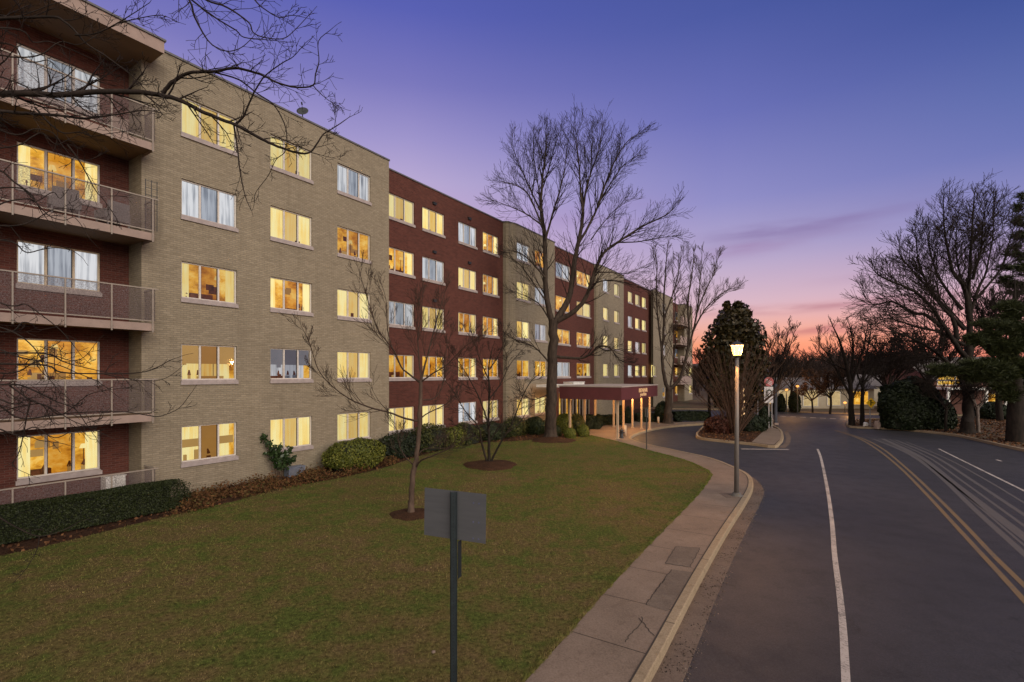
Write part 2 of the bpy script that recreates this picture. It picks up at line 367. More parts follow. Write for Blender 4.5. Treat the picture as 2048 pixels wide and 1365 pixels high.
# kerb expansion joints
mb = MB()
acc = 0
for i in range(1, len(kb) - 1):
    acc += (kb[i] - kb[i - 1]).length
    if acc > 2.9:
        acc = 0; t = (kb[i + 1] - kb[i - 1]).normalized(); n = Vector((t.y, -t.x, 0)); p = kb[i]
        for a, b, z0, z1 in ((0, KW * .9, .0135, .0135),):
            mb.quad(p + n * a + t * .008 + Vector((0, 0, z0)), p + n * a - t * .008 + Vector((0, 0, z0)), p + n * b - t * .008 + Vector((0, 0, z1)), p + n * b + t * .008 + Vector((0, 0, z1)))
tag(mb.build('kerb_joints', M_JOINT), kind='structure')
# gutter pan
pan_px = [(1353, 1365), (1400.6, 1261), (1438, 1189.5), (1479, 1090.7), (1513, 1015.8), (1524, 985), (1518, 964.7), (1499, 947.7)]
n_end = min(range(len(kf)), key=lambda i: (kf[i] - G(1480, 941)).length)
gp = [];
for i in range(n_end + 1):
    f = min(1, (n_end - i) * .35 / 3.0); gp.append((.05 + .31 * f))
t1 = offset(kb[:n_end + 2], KW * 1.04); t2 = [t1[i] + (offset(kb, KW * 1.04 + gp[min(i, n_end)])[i] - t1[i]) for i in range(n_end + 1)]
sweep('gutter', [atz(t1[:n_end + 1], RZ + .006), atz(t2, RZ + .004), atz(t2, RZ - .02)], M_PAN)

# --- right kerb and verge beyond the road
rk_px = [(2048, 904), (1963, 885), (1910, 873.5), (1840, 865), (1780, 860), (1720, 857.5), (1697, 855.5), (1692, 850), (1698, 845), (1730, 841), (1800, 838.5), (2048, 836)]
rk = [G(x, y, RZ) for x, y in rk_px]
rk = [rk[0] + (rk[0] - rk[1]).normalized() * 6 + Vector((0, -6, 0)), rk[0] + (rk[0] - rk[1]).normalized() * 3 + Vector((0, -1.5, 0))] + rk
rk = [Vector((46, 2, 0)), Vector((43, 14, 0))] + rk[1:]
rk = resample(smooth_line(rk), .6)
rk_r = [Vector((p.x, p.y, 0)) for p in rk]
rkb = offset(rk_r, .17)      # right-hand side = verge
sweep('kerb_far_side', [atz(rk_r, RZ - .02), atz(offset(rk_r, .02), .0), atz(offset(rk_r, .03), .012), atz(rkb, .012), atz(rkb, -.1)][::-1], M_KERB)
vw = offset(rk_r, .34)
verge = [(p.x, p.y) for p in rkb] + [(120, rkb[-1].y), (120, -10), (46.4, -10)]
s_ = NT('verge_turf'); o_ = s_.obj(); f_ = s_.noise(o_, .5, 5, .6)
s_.bsdf(s_.ramp(f_, [(.36, (.075, .035, .016)), (.52, (.085, .048, .02)), (.64, (.032, .036, .010))]), .95, s_.bump(s_.noise(o_, 14, 4), .7, .04)); M_VERGE = s_.m
tag(sheet('verge', verge, .0, M_VERGE), kind='structure')
# --- far side of the cross street
fk = [Vector((8, 58, 0)), G(1500, 820.5, RZ), G(1556, 823, RZ), G(1620, 826.5, RZ), G(1695, 831, RZ), G(1800, 835, RZ) + Vector((0, 6, 0)), Vector((120, 58, 0))]
fk = [Vector((6, 58.5, 0)), Vector((20, 57.5, 0)), Vector((28, 55.2, 0)), Vector((33, 51.6, 0)), Vector((40, 49.2, 0)), Vector((60, 47.5, 0)), Vector((120, 47, 0))]
fk = resample(smooth_line(fk), 1.0)
sweep('kerb_across_street', [atz(fk, RZ - .02), atz(fk, .012), atz(offset(fk, -.3), .012), atz(offset(fk, -.3), -.1)], M_KERB)
far_poly = [(p.x, p.y) for p in offset(fk, -.3)] + [(120, 140), (-60, 140), (-60, 60)]
tag(sheet('far_lawn', far_poly, 0.0, M_VERGE), kind='structure')

# --- asphalt: one sheet under everything between the kerbs
tag(sheet('road', [(p.x, p.y) for p in offset(kb, KW * .5)][:-1] + [(15, 42), (13, 60), (120, 60), (120, -14), (0, -14)], RZ, M_ASPH), kind='structure')

# --- pavement along the lawn: slabs with open joints
wl_px = [(1050, 1365), (1142, 1264), (1203, 1193), (1275, 1116), (1310, 1079), (1394, 993), (1421, 957), (1423, 948), (1410, 938), (1366, 919.5), (1298, 901.5), (1240, 885), (1182, 871.5)]
wl = [G(x, y) for x, y in wl_px]; d0 = (wl[0] - wl[2]).normalized(); wl = [wl[0] + d0 * 14, wl[0] + d0 * 5] + wl
wl = smooth_line(wl); wls = resample(wl, .25)
def nearest(L, p):
    best = None
    for a, b in zip(L, L[1:]):
        ab = b - a; t = max(0, min(1, (p - a).dot(ab) / max(1e-9, ab.length_squared))); q = a + ab * t; d = (q - p).length
        if best is None or d < best[0]: best = (d, q)
    return best[1]
iend = min(range(len(kb)), key=lambda i: (kb[i] - G(1262, 880)).length)
kbw = [p + Vector((0, 0, 0)) for p in offset(kb, -.012)][:iend]
kb2 = kbw
nslab = 0
mbw = MB(); mbj = MB()
L1 = resample(wl, .25); N = len(L1)
# match kerb points by arc fraction in two pieces so slabs stay square at the corner
def frac_pts(L, N):
    d = [0]
    for a, b in zip(L, L[1:]): d.append(d[-1] + (b - a).length)
    out = []; j = 0
    for i in range(N):
        t = d[-1] * i / (N - 1)
        while j < len(d) - 2 and d[j + 1] < t: j += 1
        f = (t - d[j]) / max(1e-9, d[j + 1] - d[j]); out.append(L[j].lerp(L[j + 1], f))
    return out
c_w = min(range(len(wls)), key=lambda i: (wls[i] - G(1423, 950)).length); c_k = min(range(len(kb2)), key=lambda i: (kb2[i] - G(1496, 965)).length)
A1, A2 = wls[:c_w + 1], wls[c_w:]; B1, B2 = kb2[:c_k + 1], kb2[c_k:]
# straight part: shift the kerb pairing so the joints run square across
def pair_square(A, B):
    return [nearest(B, p + Vector((0, 0, 0))) for p in A]
n1 = len(A1); pairs = []
for i, p in enumerate(A1): 
    q = nearest(B1, p); f = i / (n1 - 1); q2 = B1[-1]
    w = max(0, (f - .8) / .2) ** 2; pairs.append((p, nearest(B1, q.lerp(q2, w))))
m2 = len(A2); b2 = frac_pts(B2, m2)
for i in range(1, m2): pairs.append((A2[i], b2[i]))
step = 6; i = 2
while i < len(pairs) - 1:
    j = min(len(pairs) - 1, i + step); segs = list(range(i, j + 1))
    for k in range(len(segs) - 1):
        (a, b), (c, d) = pairs[segs[k]], pairs[segs[k + 1]]
        e0 = .06 if k == 0 else 0
        a2 = a.lerp(c, e0); b_2 = b.lerp(d, e0)
        mbw.quad(*(Vector((p.x, p.y, .006)) for p in (a2, b_2, d, c)))
    i = j
for (a, b), (c, d) in zip(pairs, pairs[1:]): mbj.quad(*(Vector((p.x, p.y, -.002)) for p in (a, b, d, c)))
tag(mbw.build('sidewalk', M_WALK), kind='structure'); tag(mbj.build('sidewalk_bed', M_JOINT), kind='structure')

# old repair panels, cracks and the dark seam against the kerb
M_PATCH = concrete('patched_concrete', (.11, .085, .07), (.19, .15, .12))
def walkp(x, y): return G(x, y, .0)
tag(sheet('sidewalk_patch', [(p.x, p.y) for p in (walkp(1352, 1094), walkp(1400, 1097), walkp(1380, 1136), walkp(1330, 1128))], .010, M_PATCH), kind='structure')
tag(sheet('sidewalk_patch', [(p.x, p.y) for p in (walkp(1343, 1140), walkp(1386, 1146), walkp(1335, 1224), walkp(1291, 1211))], .010, M_PATCH), kind='structure')
crk = MB()
def crack(px, w=.012, seed=0):
    q = random.Random(seed); L = resample([walkp(*p) for p in px], .05); L = [p + Vector((q.gauss(0, .009), q.gauss(0, .009), 0)) for p in L]
    a = offset(L, w / 2); b = offset(L, -w / 2)
    for i in range(len(L) - 1): crk.quad(*(Vector((p.x, p.y, .0125)) for p in (a[i], b[i], b[i + 1], a[i + 1])))
crack([(1352, 1094), (1330, 1128)], .014, 1); crack([(1352, 1094), (1400, 1097)], .012, 2); crack([(1400, 1097), (1380, 1136)], .012, 3); crack([(1330, 1128), (1380, 1136)], .018, 4)
crack([(1343, 1140), (1291, 1211)], .016, 5); crack([(1250, 1285), (1285, 1243), (1283, 1236)], .012, 6); crack([(1278, 1238), (1308, 1273)], .014, 7); crack([(1330, 1160), (1310, 1185)], .01, 8)
seam = offset(kb, -.004)[:iend]
a_ = offset(kb, -.022)[:iend]; b_ = offset(kb, .004)[:iend]
for i in range(len(a_) - 1): crk.quad(*(Vector((p.x, p.y, .0128)) for p in (a_[i], b_[i], b_[i + 1], a_[i + 1])))
tag(crk.build('sidewalk_cracks', M_JOINT), kind='structure')
# paved area under and beyond the entrance canopy
pave = [(p.x, p.y) for p in kb[iend - 2:]] ; pave_c = [G(1440, 843), G(1340, 845), G(1290, 842), G(1235, 846), G(1180, 858), G(1176, 871)]
tag(sheet('entrance_paving', pave + [(p.x, p.y) for p in pave_c] + [(p.x, p.y) for p in [wl[-1], pairs[-1][1]]], .004, M_WALK), kind='structure')

# --- building frame of reference
TH = R(32.85); DX, DY = math.sin(TH), math.cos(TH)
BO = Vector((-6.01, 24.06, 0)); BROT = math.atan2(DY, DX)
def BU(x, v):                                        # facade position u seen at photo column x on a plane v metres into the building
    k = (x - CX) / FPX; return (k * (BO.y + DX * v) - BO.x + DY * v) / (DX - k * DY)
def BW(u, v, z=0): return Vector((BO.x + DX * u - DY * v, BO.y + DY * u + DX * v, z))

# --- lawn and planting bed
bed_px = [(0, 1112), (150, 1078), (330, 1034), (480, 1000), (560, 975), (650, 962), (760, 938), (830, 915), (900, 897), (960, 886), (1040, 882), (1120, 876), (1180, 872.5)]
bed = [G(x, y) for x, y in bed_px]; bed = [Vector((-18, 1.5, 0)), Vector((-14.5, 7.0, 0))] + bed
bed = resample(smooth_line(bed), .5)
lawn_poly = [(p.x, p.y) for p in bed] + [(p.x, p.y) for p in wls[::-1]] + [(-3, -14), (-40, -14), (-40, 1.5)]
tag(sheet('lawn', lawn_poly, -.004, M_TURF), kind='structure')
bed_poly = [(p.x, p.y) for p in bed] + [(q.x, q.y) for q in (BW(27, -3.5), BW(34, -2), BW(46, -1.0), BW(46, 14), BW(-24, 14), BW(-24, -3))]
tag(sheet('mulch_bed', bed_poly, -.012, M_MULCH), kind='structure')

# --- road markings
def stripe(px, w, name, mat, z=.004, ext=0, parent=None):
    L = [G(x, y, RZ) for x, y in px]
    if ext: L = L + [L[-1] + (L[-1] - L[-2]).normalized() * ext]
    L = resample(smooth_line(L), .3); a = offset(L, w / 2); b = offset(L, -w / 2)
    return sweep(name, [atz(a, RZ + z), atz(b, RZ + z)], mat)
stripe([(1635, 898.5), (1642, 917), (1654, 974.6), (1663.5, 1040), (1669, 1109), (1679, 1186), (1686.5, 1263), (1692, 1365)], .105, 'edge_line', M_WLINE, ext=8)
stripe([(1668, 861), (1715, 876.5), (1754, 899), (1800, 936), (1850, 986), (1900, 1040), (1946, 1090), (1996, 1144), (2048, 1201)], .11, 'centre_line', M_YLINE, ext=10)
stripe([(1672, 861), (1722, 876.5), (1765, 898), (1815, 939), (1869, 990), (1927, 1048), (1984.5, 1109), (2048, 1171)], .11, 'centre_line', M_YLINE, ext=10)
stripe([(1877, 898), (1946, 932), (2048, 982)], .10, 'lane_line', M_WLINE, ext=12)
stripe([(1993, 920), (2003, 923)], .12, 'lane_dash', M_WLINE)
STREAKS = [(1746, 878), (1811, 905), (1869, 944), (1950, 1020), (2048, 1108)], [(1765, 878), (1838, 913), (1907.6, 967), (2048, 1074)], [(1790, 880), (1868, 913), (1950, 965), (2048, 1030)], [(1755, 878), (1824, 909), (1888, 955), (2048, 1091)], [(1778, 879), (1853, 913), (1929, 966), (2048, 1052)], [(1812, 884), (1890, 916), (1975, 962), (2048, 1006)]
for q_, w_ in zip(STREAKS, (.16, .26, .14, .07, .10, .09)): stripe(q_, w_, 'lane_streak', M_STREAK, .0025, 8)  # slightly paler narrow strips along the right lane
stripe([(1482, 898.5), (1578, 899.5)], .22, 'stop_bar', M_WLINE)
for i in range(7): stripe([(1560 + i * 20, 833 + i * .9), (1572 + i * 20, 833.5 + i * .9)], .5, 'crosswalk_bar', M_WLINE)

# --- traffic island with its ramp
isl_px = [(1392, 876), (1404, 880.5), (1450, 886), (1505, 891.5), (1549, 897), (1560, 891), (1567, 881), (1566, 868), (1559, 860), (1549, 855), (1546, 846), (1538, 839.5), (1450, 840), (1412, 852), (1395, 866), (1391, 872)]
isl = resample(smooth_line([G(x, y, RZ) for x, y in isl_px] + [G(*isl_px[0], RZ)]), .4)
isl0 = atz(isl, 0); ins = offset(isl0, -.16)
sweep('island_kerb', [atz(isl, RZ - .02), atz(offset(isl0, -.02), 0), atz(offset(isl0, -.03), .014), atz(ins, .014), atz(ins, -.1)], M_KERB)
tag(sheet('island_bed', [(p.x, p.y) for p in ins[:-1]], .002, M_MULCH), kind='structure')
tag(sheet('island_ramp', [(p.x, p.y) for p in (G(1503, 885), G(1538, 853), G(1557, 859), G(1562, 868), G(1562, 877), G(1548, 890), G(1540, 890))], .010, M_WALK), kind='structure')
sweep('island_gutter', [atz([G(x, y, RZ) for x, y in ((1556, 896), (1570, 887), (1573, 876), (1568, 864))], RZ + .005), atz([G(x, y, RZ) for x, y in ((1570, 897), (1580, 888), (1582, 875), (1575, 862))], RZ + .005)], M_PAN)

# ================================================================== APARTMENT BUILDING
bld = empty('apartment_building', BO, BROT, label='long five storey apartment block of alternating beige and red brick with many lit windows', cat='building')
SILL0 = 1.03; FL = 2.75; WH = 1.24; RT = 14.42
def wall_mb(mb, v, u0, u1, z0, z1, holes, rev=.16):
    us = sorted({u0, u1, *[h[0] for h in holes], *[h[1] for h in holes]}); zs = sorted({z0, z1, *[h[2] for h in holes], *[h[3] for h in holes]})
    for a, b in zip(us, us[1:]):
        for c, d in zip(zs, zs[1:]):
            m = ((a + b) / 2, (c + d) / 2)
            if any(h[0] < m[0] < h[1] and h[2] < m[1] < h[3] for h in holes): continue
            mb.quad((a, v, c), (b, v, c), (b, v, d), (a, v, d))
    for a, b, c, d in holes:
        w = v + rev
        mb.quad((a, v, c), (a, v, d), (a, w, d), (a, w, c)); mb.quad((b, v, d), (b, v, c), (b, w, c), (b, w, d))
        mb.quad((a, v, d), (b, v, d), (b, w, d), (a, w, d)); mb.quad((b, v, c), (a, v, c), (a, w, c), (b, w, c))
wrnd = random.Random(3)
def window(u0, u1, z0, z1, v, kind, panes=3, frame=None, sill=True, wood=False):
    """frame with mullions; its glass, what stands behind it and its sill are sub-parts"""
    cu = (u0 + u1) / 2; w = u1 - u0; h = z1 - z0; fw = .045 if w > .7 else .035
    mb = MB(); y0, y1 = .07, .14; hw = w / 2
    mb.box(-hw, -hw + fw, y0, y1, 0, h); mb.box(hw - fw, hw, y0, y1, 0, h); mb.box(-hw + fw, hw - fw, y0, y1, 0, fw * 1.5); mb.box(-hw + fw, hw - fw, y0, y1, h - fw, h)
    xs = [-hw + fw]
    for i in range(1, panes):
        x = -hw + w * i / panes; mb.box(x - .028, x + .028, y0 + .003, y1 - .003, fw * 1.5, h - fw); xs.append(x)
    xs.append(hw - fw)
    f = mb.build('window', frame or M_FRAME, bld); f.location = (cu, v, z0)
    g = MB(); scr = kind not in ('cool', 'coolblind')
    for i in range(panes):
        mid = 1 if (panes == 3 and i == 1) or (panes == 2 and i == 0 and wrnd.random() < .5) else 0
        yy = .105 if mid else .112
        g.quad((xs[i], yy, fw), (xs[i + 1], yy, fw), (xs[i + 1], yy, h - fw), (xs[i], yy, h - fw), mid)
        if mid: g.box(xs[i] + .028, xs[i] + .05, yy - .006, yy + .012, fw * 1.5, h - fw, 2); g.box(xs[i + 1] - .05, xs[i + 1] - .028, yy - .006, yy + .012, fw * 1.5, h - fw, 2)
    g.build('pane', [M_GLASS, M_SCREENGLASS if scr else M_SCREENCOOL, M_DARK], f)
    c = MB(); e = .10; r = wrnd; D = .75
    back = {'cream': 'cream', 'cool': 'cool', 'room': 'room', 'blind': 'cream', 'blindroom': 'cream', 'coolblind': 'cool', 'curtains': 'room'}[kind]
    mats = [LIT[back], LIT['blind' if kind != 'coolblind' else 'coolblind'], M_OBJ, LIT['room'], LIT['cream']]
    def pleats(a, b, z0_, z1_, y, mi):
        n = max(4, int((b - a) / .07)); 
        for i in range(n):
            p, q = a + (b - a) * i / n, a + (b - a) * (i + 1) / n; ya, yb = (y, y + .03) if i % 2 == 0 else (y + .03, y)
            c.quad((p, ya, z0_), (q, yb, z0_), (q, yb, z1_), (p, ya, z1_), mi)
    if kind in ('cream', 'cool'):
        pleats(-hw - e, hw + e, -e, h + e, .22, 0)
        if kind == 'cream' and r.random() < .35:
            x = r.uniform(-hw * .7, hw * .6); c.box(x, x + r.uniform(.08, .2), .15, .2, fw, fw + r.uniform(.1, .25), 2)
    else:
        # a shallow room: back wall, side walls, ceiling, floor
        a, b = -hw - e, hw + e; lo, hi = -e, h + e
        c.quad((a, D, lo), (b, D, lo), (b, D, hi), (a, D, hi), 0)
        c.quad((a, .16, lo), (a, D, lo), (a, D, hi), (a, .16, hi), 3); c.quad((b, D, lo), (b, .16, lo), (b, .16, hi), (b, D, hi), 3)
        c.quad((a, .16, hi), (a, D, hi), (b, D, hi), (b, .16, hi), 0); c.quad((a, D, lo), (a, .16, lo), (b, .16, lo), (b, D, lo), 3)
        if kind in ('blind', 'coolblind', 'blindroom'):
            for i in range(panes):
                zz = h * (.47 if kind != 'blindroom' else .62) + (r.uniform(-.02, .02) if kind != 'blind' else 0)
                if kind == 'blindroom' and i != 1: c.quad((xs[i], .18, h * .40), (xs[i + 1], .18, h * .40), (xs[i + 1], .18, h * .62), (xs[i], .18, h * .62), 1)
                elif kind == 'blindroom': c.quad((xs[i], .2, h * .3), (xs[i + 1], .2, h * .3), (xs[i + 1], .2, h * 1.02), (xs[i], .2, h * 1.02), 1)
                else: c.quad((xs[i] - .02, .18, zz), (xs[i + 1] + .02, .18, zz), (xs[i + 1] + .02, .18, h + e), (xs[i] - .02, .18, h + e), 1)
        if kind == 'curtains' or (kind == 'room' and r.random() < .5):
            cw = w * .17; pleats(-hw - .02, -hw + cw, -e, h + e, .2, 4); pleats(hw - cw, hw + .02, -e, h + e, .2, 4)
        for i in range(r.randint(2, 5)):
            x = r.uniform(-hw * .85, hw * .75); t_ = r.uniform(.05, .14); c.box(x, x + t_, .22, .3, fw, fw + r.uniform(.06, .2), r.choice((2, 2, 1)))
            if r.random() < .6: c.cyl((x + t_ / 2, .26, fw + .15), (x + t_ / 2 + r.uniform(-.05, .05), .26, fw + .32), .055, .02, 6, 2)
        for i in range(r.randint(2, 4)):       # pictures, shelves and a sofa against the back wall
            x = r.uniform(-hw * .95, hw * .6); z_ = r.uniform(h * .3, h * .72); w2 = r.uniform(.12, .34); h2 = r.uniform(.1, .3); c.box(x, x + w2, D - .03, D - .001, z_, z_ + h2, r.choice((2, 1, 1)))
        x = r.uniform(-hw * .9, hw * .1); c.box(x, x + hw * .8, D - .2, D - .031, -e, h * r.uniform(.12, .28), r.choice((2, 1)))
        if kind != 'coolblind': x = r.uniform(-hw * .8, hw * .8); z_ = h * r.uniform(.45, .8); c.cyl((x, D - .15, z_), (x, D - .15, z_ + .13), .10, .06, 10, 4); c.cyl((x, D - .15, -e), (x, D - .15, z_), .012, k=5, mi=2)
    c.build('curtain' if kind in ('cream', 'cool') else 'room_interior', mats, f)
    if sill:
        s2 = MB(); s2.box(-hw - .03, hw + .03, -.055, .07, -.13, -.004); s2.box(-hw + .002, hw - .002, -.03, .072, -.004, .03); s2.build('sill', M_SILL, f)
    return f
def sz(row): return SILL0 + FL * (5 - row)            # rows counted from the roof, 5 = ground floor
K = {'c': 'cream', 'w': 'cool', 'r': 'room', 'b': 'blind', 'B': 'blindroom', 'k': 'coolblind', 'u': 'curtains'}
def section(v, ua, ub, cols, mat, name='brick_wall', zb=-.3, zt=RT, extra=None, wh=WH, top=0, hcut=None):
    holes = []; mb = MB()
    for x0, x1, kinds, panes in cols:
        if isinstance(x0, tuple): a, b = x0
        else: a, b = BU(x0, v), BU(x1, v)
        for i, k in enumerate(kinds):
            if k == '.': continue
            z = sz(i + 1); holes.append((a, b, z, z + wh)); window(a, b, z, z + wh, v, K[k], panes, frame=M_FRAMEW if (k == 'w' and i == 2 and v > .9) else None)
    for h in (extra or []): holes.append(h)
    wall_mb(mb, v, ua, ub, zb, zt, holes); return mb
def finish(mb, mat, name='brick_wall'): return mb.build(name, mat, bld)

U1 = BU(283, 0); U2 = 0.0
VR = .95
# recessed brick bay with balconies
mb = section(VR, -19, U1, [(33.5, 201, 'wuwru', 3), ((-16.6, -14.7), None, 'crwcr', 3)], M_RED, zt=14.3); finish(mb, M_RED)
mb = MB(); mb.quad((U1, 0, -.3), (U1, VR, -.3), (U1, VR, RT), (U1, 0, RT))
b1 = section(0, U1, U2, [(363, 474, 'cwrbB', 3), (541, 624.5, 'ccrkc', 3), (675, 741, 'wrccc', 3)], M_BEIGE)
n0 = len(b1.v); b1.v += mb.v; b1.f += [tuple(i + n0 for i in f) for f in mb.f]; b1.mi += mb.mi
b1.quad((U2, 0, -.3), (U2, .75, -.3), (U2, .75, RT), (U2, 0, RT)); finish(b1, M_BEIGE)
# red section
u3 = BU(1006, .75)
mb = section(.75, U2, u3, [(772, 829, 'cuwuc', 3), (845, 889, 'cwcrc', 3), (917, 953.5, 'wcurw', 3), (966, 997.5, 'ururc', 3)], M_RED); finish(mb, M_RED)
# rounded beige bay
def bay(xa, xb, vf, cols, v0=.75):
    ua = BU(xa, v0); ub = BU(xb, vf); fa = ua + .95
    mb = section(vf, fa, ub, cols, M_BEIGE)
    prof = [(ua, v0), (ua + .03, v0 - .22), (ua + .14, v0 - .36), (ua + .38, (vf + .16)), (ua + .65, vf + .05), (fa, vf)]
    for (a, b), (c, d) in zip(prof, prof[1:]): mb.quad((a, b, -.3), (c, d, -.3), (c, d, RT), (a, b, RT))
    mb.quad((ub, vf, -.3), (ub, v0, -.3), (ub, v0, RT), (ub, vf, RT)); finish(mb, M_BEIGE); return prof, ua, ub
pr1, _, u4 = bay(1006, 1109.5, .22, [(1032.5, 1060, 'wccrc', 2), (1070, 1094, 'rwwrc', 2)])
u5 = BU(1188, .75)
DOORZ = 2.55
ent = [(BU(1118, .75), BU(1180, .75), .02, DOORZ)]
mb = section(.75, u4, u5, [(1111.5, 1140.5, 'wrrw', 2), (1153.5, 1181.5, 'ucur', 2)], M_RED, extra=ent); finish(mb, M_RED)
pr2, _, u6 = bay(1188, 1247.5, .3, [(1206.5, 1217, 'wccc', 1), (1228.5, 1238.5, 'cccc', 1)])
u7 = BU(1302, .75)
mb = section(.75, u6, u7, [(1256, 1265, 'cwcw', 1), (1270.5, 1279.5, 'ccwc', 1), (1284, 1292.5, 'cccc', 1)], M_RED); finish(mb, M_RED)
u8 = BU(1346, .1)
mb = section(.1, u7, u8, [(1306.5, 1312.5, '...c', 1), (1325.5, 1331.5, 'wkwkk', 1)], M_BEIGE)
mb.quad((u7, .75, -.3), (u7, .1, -.3), (u7, .1, RT), (u7, .75, RT)); finish(mb, M_BEIGE)
u9 = BU(1369, .1)
mb = section(1.1, u8, u9, [(1350, 1362, 'kukrr', 2)], M_RED); mb.quad((u8, .1, -.3), (u8, 1.1, -.3), (u8, 1.1, RT), (u8, .1, RT)); finish(mb, M_RED)
u10 = u9 + 5
mb = section(.1, u9, u10, [(1378, 1385, '...cc', 1)], M_BEIGE); mb.quad((u9, 1.1, -.3), (u9, .1, -.3), (u9, .1, RT), (u9, 1.1, RT))
mb.quad((u10, .1, -.3), (u10, 14, -.3), (u10, 14, RT), (u10, .1, RT)); mb.quad((u10, 14, -.3), (-19, 14, -.3), (-19, 14, RT), (u10, 14, RT)); mb.quad((-19, 14, -.3), (-19, VR, -.3), (-19, VR, RT), (-19, 14, RT)); finish(mb, M_BEIGE)
# roof and metal cap along the parapet
outline = [(-19, VR), (U1, VR), (U1, 0), (U2, 0), (U2, .75)] + [tuple(p) for p in pr1] + [(u4, .22), (u4, .75)] + [tuple(p) for p in pr2] + [(u6, .3), (u6, .75), (u7, .75), (u7, .1), (u8, .1), (u8, 1.1), (u9, 1.1), (u9, .1), (u10, .1), (u10, 14), (-19, 14)]
sheet('roof', outline, RT - .25, M_ROOF, bld)
mb = MB()
for (a, b), (c, d) in zip(outline[2:-2], outline[3:-1]):
    t = Vector((c - a, d - b, 0)); 
    if t.length < .02: continue
    L = t.length; t.normalize(); M = Matrix.Translation((a, b, 0)) @ Matrix.Rotation(math.atan2(t.y, t.x), 4, 'Z')
    mb.box(-.03, L + .03, -.045, .26, RT + .002, RT + .07, 0, M)
mb.build('parapet_cap', M_CAP, bld)
# vents in the red wall
for x, rows in ((868, (1, 2, 3)), (938, (1, 2))):
    for r_ in rows:
        u = BU(x, .75); z = sz(r_) + WH + .33
        v_ = MB(); v_.box(u - .13, u + .13, .66, .752, z, z + .10); v_.box(u - .15, u + .15, .64, .752, z + .10, z + .13); v_.build('wall_vent', M_DARK, bld)
# roof overhang above the balconies
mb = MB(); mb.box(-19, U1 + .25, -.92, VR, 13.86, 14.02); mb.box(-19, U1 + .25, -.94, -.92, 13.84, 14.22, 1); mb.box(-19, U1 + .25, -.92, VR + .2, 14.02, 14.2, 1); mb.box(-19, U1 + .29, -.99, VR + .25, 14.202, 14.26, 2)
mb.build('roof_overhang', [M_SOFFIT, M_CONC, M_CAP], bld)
# balconies
def balcony(zf, ua, ub, vf, vb, slab=True, step=1.02, posts=None):
    mb = MB()
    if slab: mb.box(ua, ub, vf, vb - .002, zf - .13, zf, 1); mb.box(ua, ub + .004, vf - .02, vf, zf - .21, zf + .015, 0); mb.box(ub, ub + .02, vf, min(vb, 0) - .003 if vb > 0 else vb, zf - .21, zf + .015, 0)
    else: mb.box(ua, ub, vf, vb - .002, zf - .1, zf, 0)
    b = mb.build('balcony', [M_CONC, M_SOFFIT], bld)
    r = MB(); top = zf + 1.08
    r.box(ua, ub + .12, vf - .035, vf + .010, top - .03, top + .004)
    r.box(ub + .02, ub + .06, vf, -.003, top - .03, top + .015)
    us = posts or [ub - .04 - step * i for i in range(20)]
    for u in us:
        if u < ua: break
        r.box(u - .016, u + .016, vf - .07, vf - .037, zf - .26, top - .032)
    r.box(ua, ub, vf - .03, vf, zf + .075, zf + .105); r.build('railing', M_RAIL, b)
    s2 = MB(); s2.quad((ua, vf - .012, zf + .1), (ub + .04, vf - .012, zf + .1), (ub + .04, vf - .012, top - .03), (ua, vf - .012, top - .03))
    s2.quad((ub + .04, vf - .012, zf + .1), (ub + .04, -.004, zf + .1), (ub + .04, -.004, top - .03), (ub + .04, vf - .012, top - .03)); s2.build('mesh_screen', M_MESH, b); return b
VB = -.74; UBc = BU(307, VB)
for row in (1, 2, 3, 4, 5):
    balcony(sz(row) - 1.0 if row < 5 else .05, -18.5, UBc, VB, VR, slab=row < 5)
# far balconies
for row in (1, 2, 3, 4):
    zf = sz(row) - 1.0; mb = MB(); mb.box(u8 + .05, u9 - .05, -.9, 1.098, zf - .2, zf); b = mb.build('balcony', M_CONC, bld)
    r = MB(); r.box(u8 + .05, u9 - .05, -.9, -.87, zf + .08, zf + 1.0); r.build('railing_panel', M_CONC, b)
# entrance glazing: dark lobby with lit strips
eu0, eu1 = ent[0][0], ent[0][1]
mb = MB(); n = 9
for i in range(n + 1):
    u = eu0 + (eu1 - eu0) * i / n; mb.box(u - .05, u + .05, .80, .90, .02, DOORZ)
mb.box(eu0, eu1, .803, .897, DOORZ - .12, DOORZ - .001); f = mb.build('entrance_glazing', M_RAIL, bld)
mb = MB(); mb.quad((eu0, .85, .02), (eu1, .85, .02), (eu1, .85, DOORZ), (eu0, .85, DOORZ)); mb.build('pane', M_GLASS, f)
mb = MB(); mb.quad((eu0 - .3, 2.5, -.1), (eu1 + .3, 2.5, -.1), (eu1 + .3, 2.5, 2.8), (eu0 - .3, 2.5, 2.8))
for i in (2, 4, 5, 7): u = eu0 + (eu1 - eu0) * i / n; mb.box(u - .09, u + .12, 1.4, 1.5, .02, 2.5, 1)
mb.quad((eu0 - .3, .92, 2.7), (eu0 - .3, 2.5, 2.7), (eu1 + .3, 2.5, 2.7), (eu1 + .3, .92, 2.7)); mb.build('lobby', [simple('dark_lobby', (.06, .035, .02), .6), LIT['room']], f)
mb = MB(); u = BU(1127, .75); ub_ = BU(1150, .75); mb.box(u, ub_, -.15, .748, 3.1, 3.3); mb.box(u - .04, ub_ + .04, -.19, .748, 3.303, 3.36); mb.build('door_hood', M_WHITE, bld)

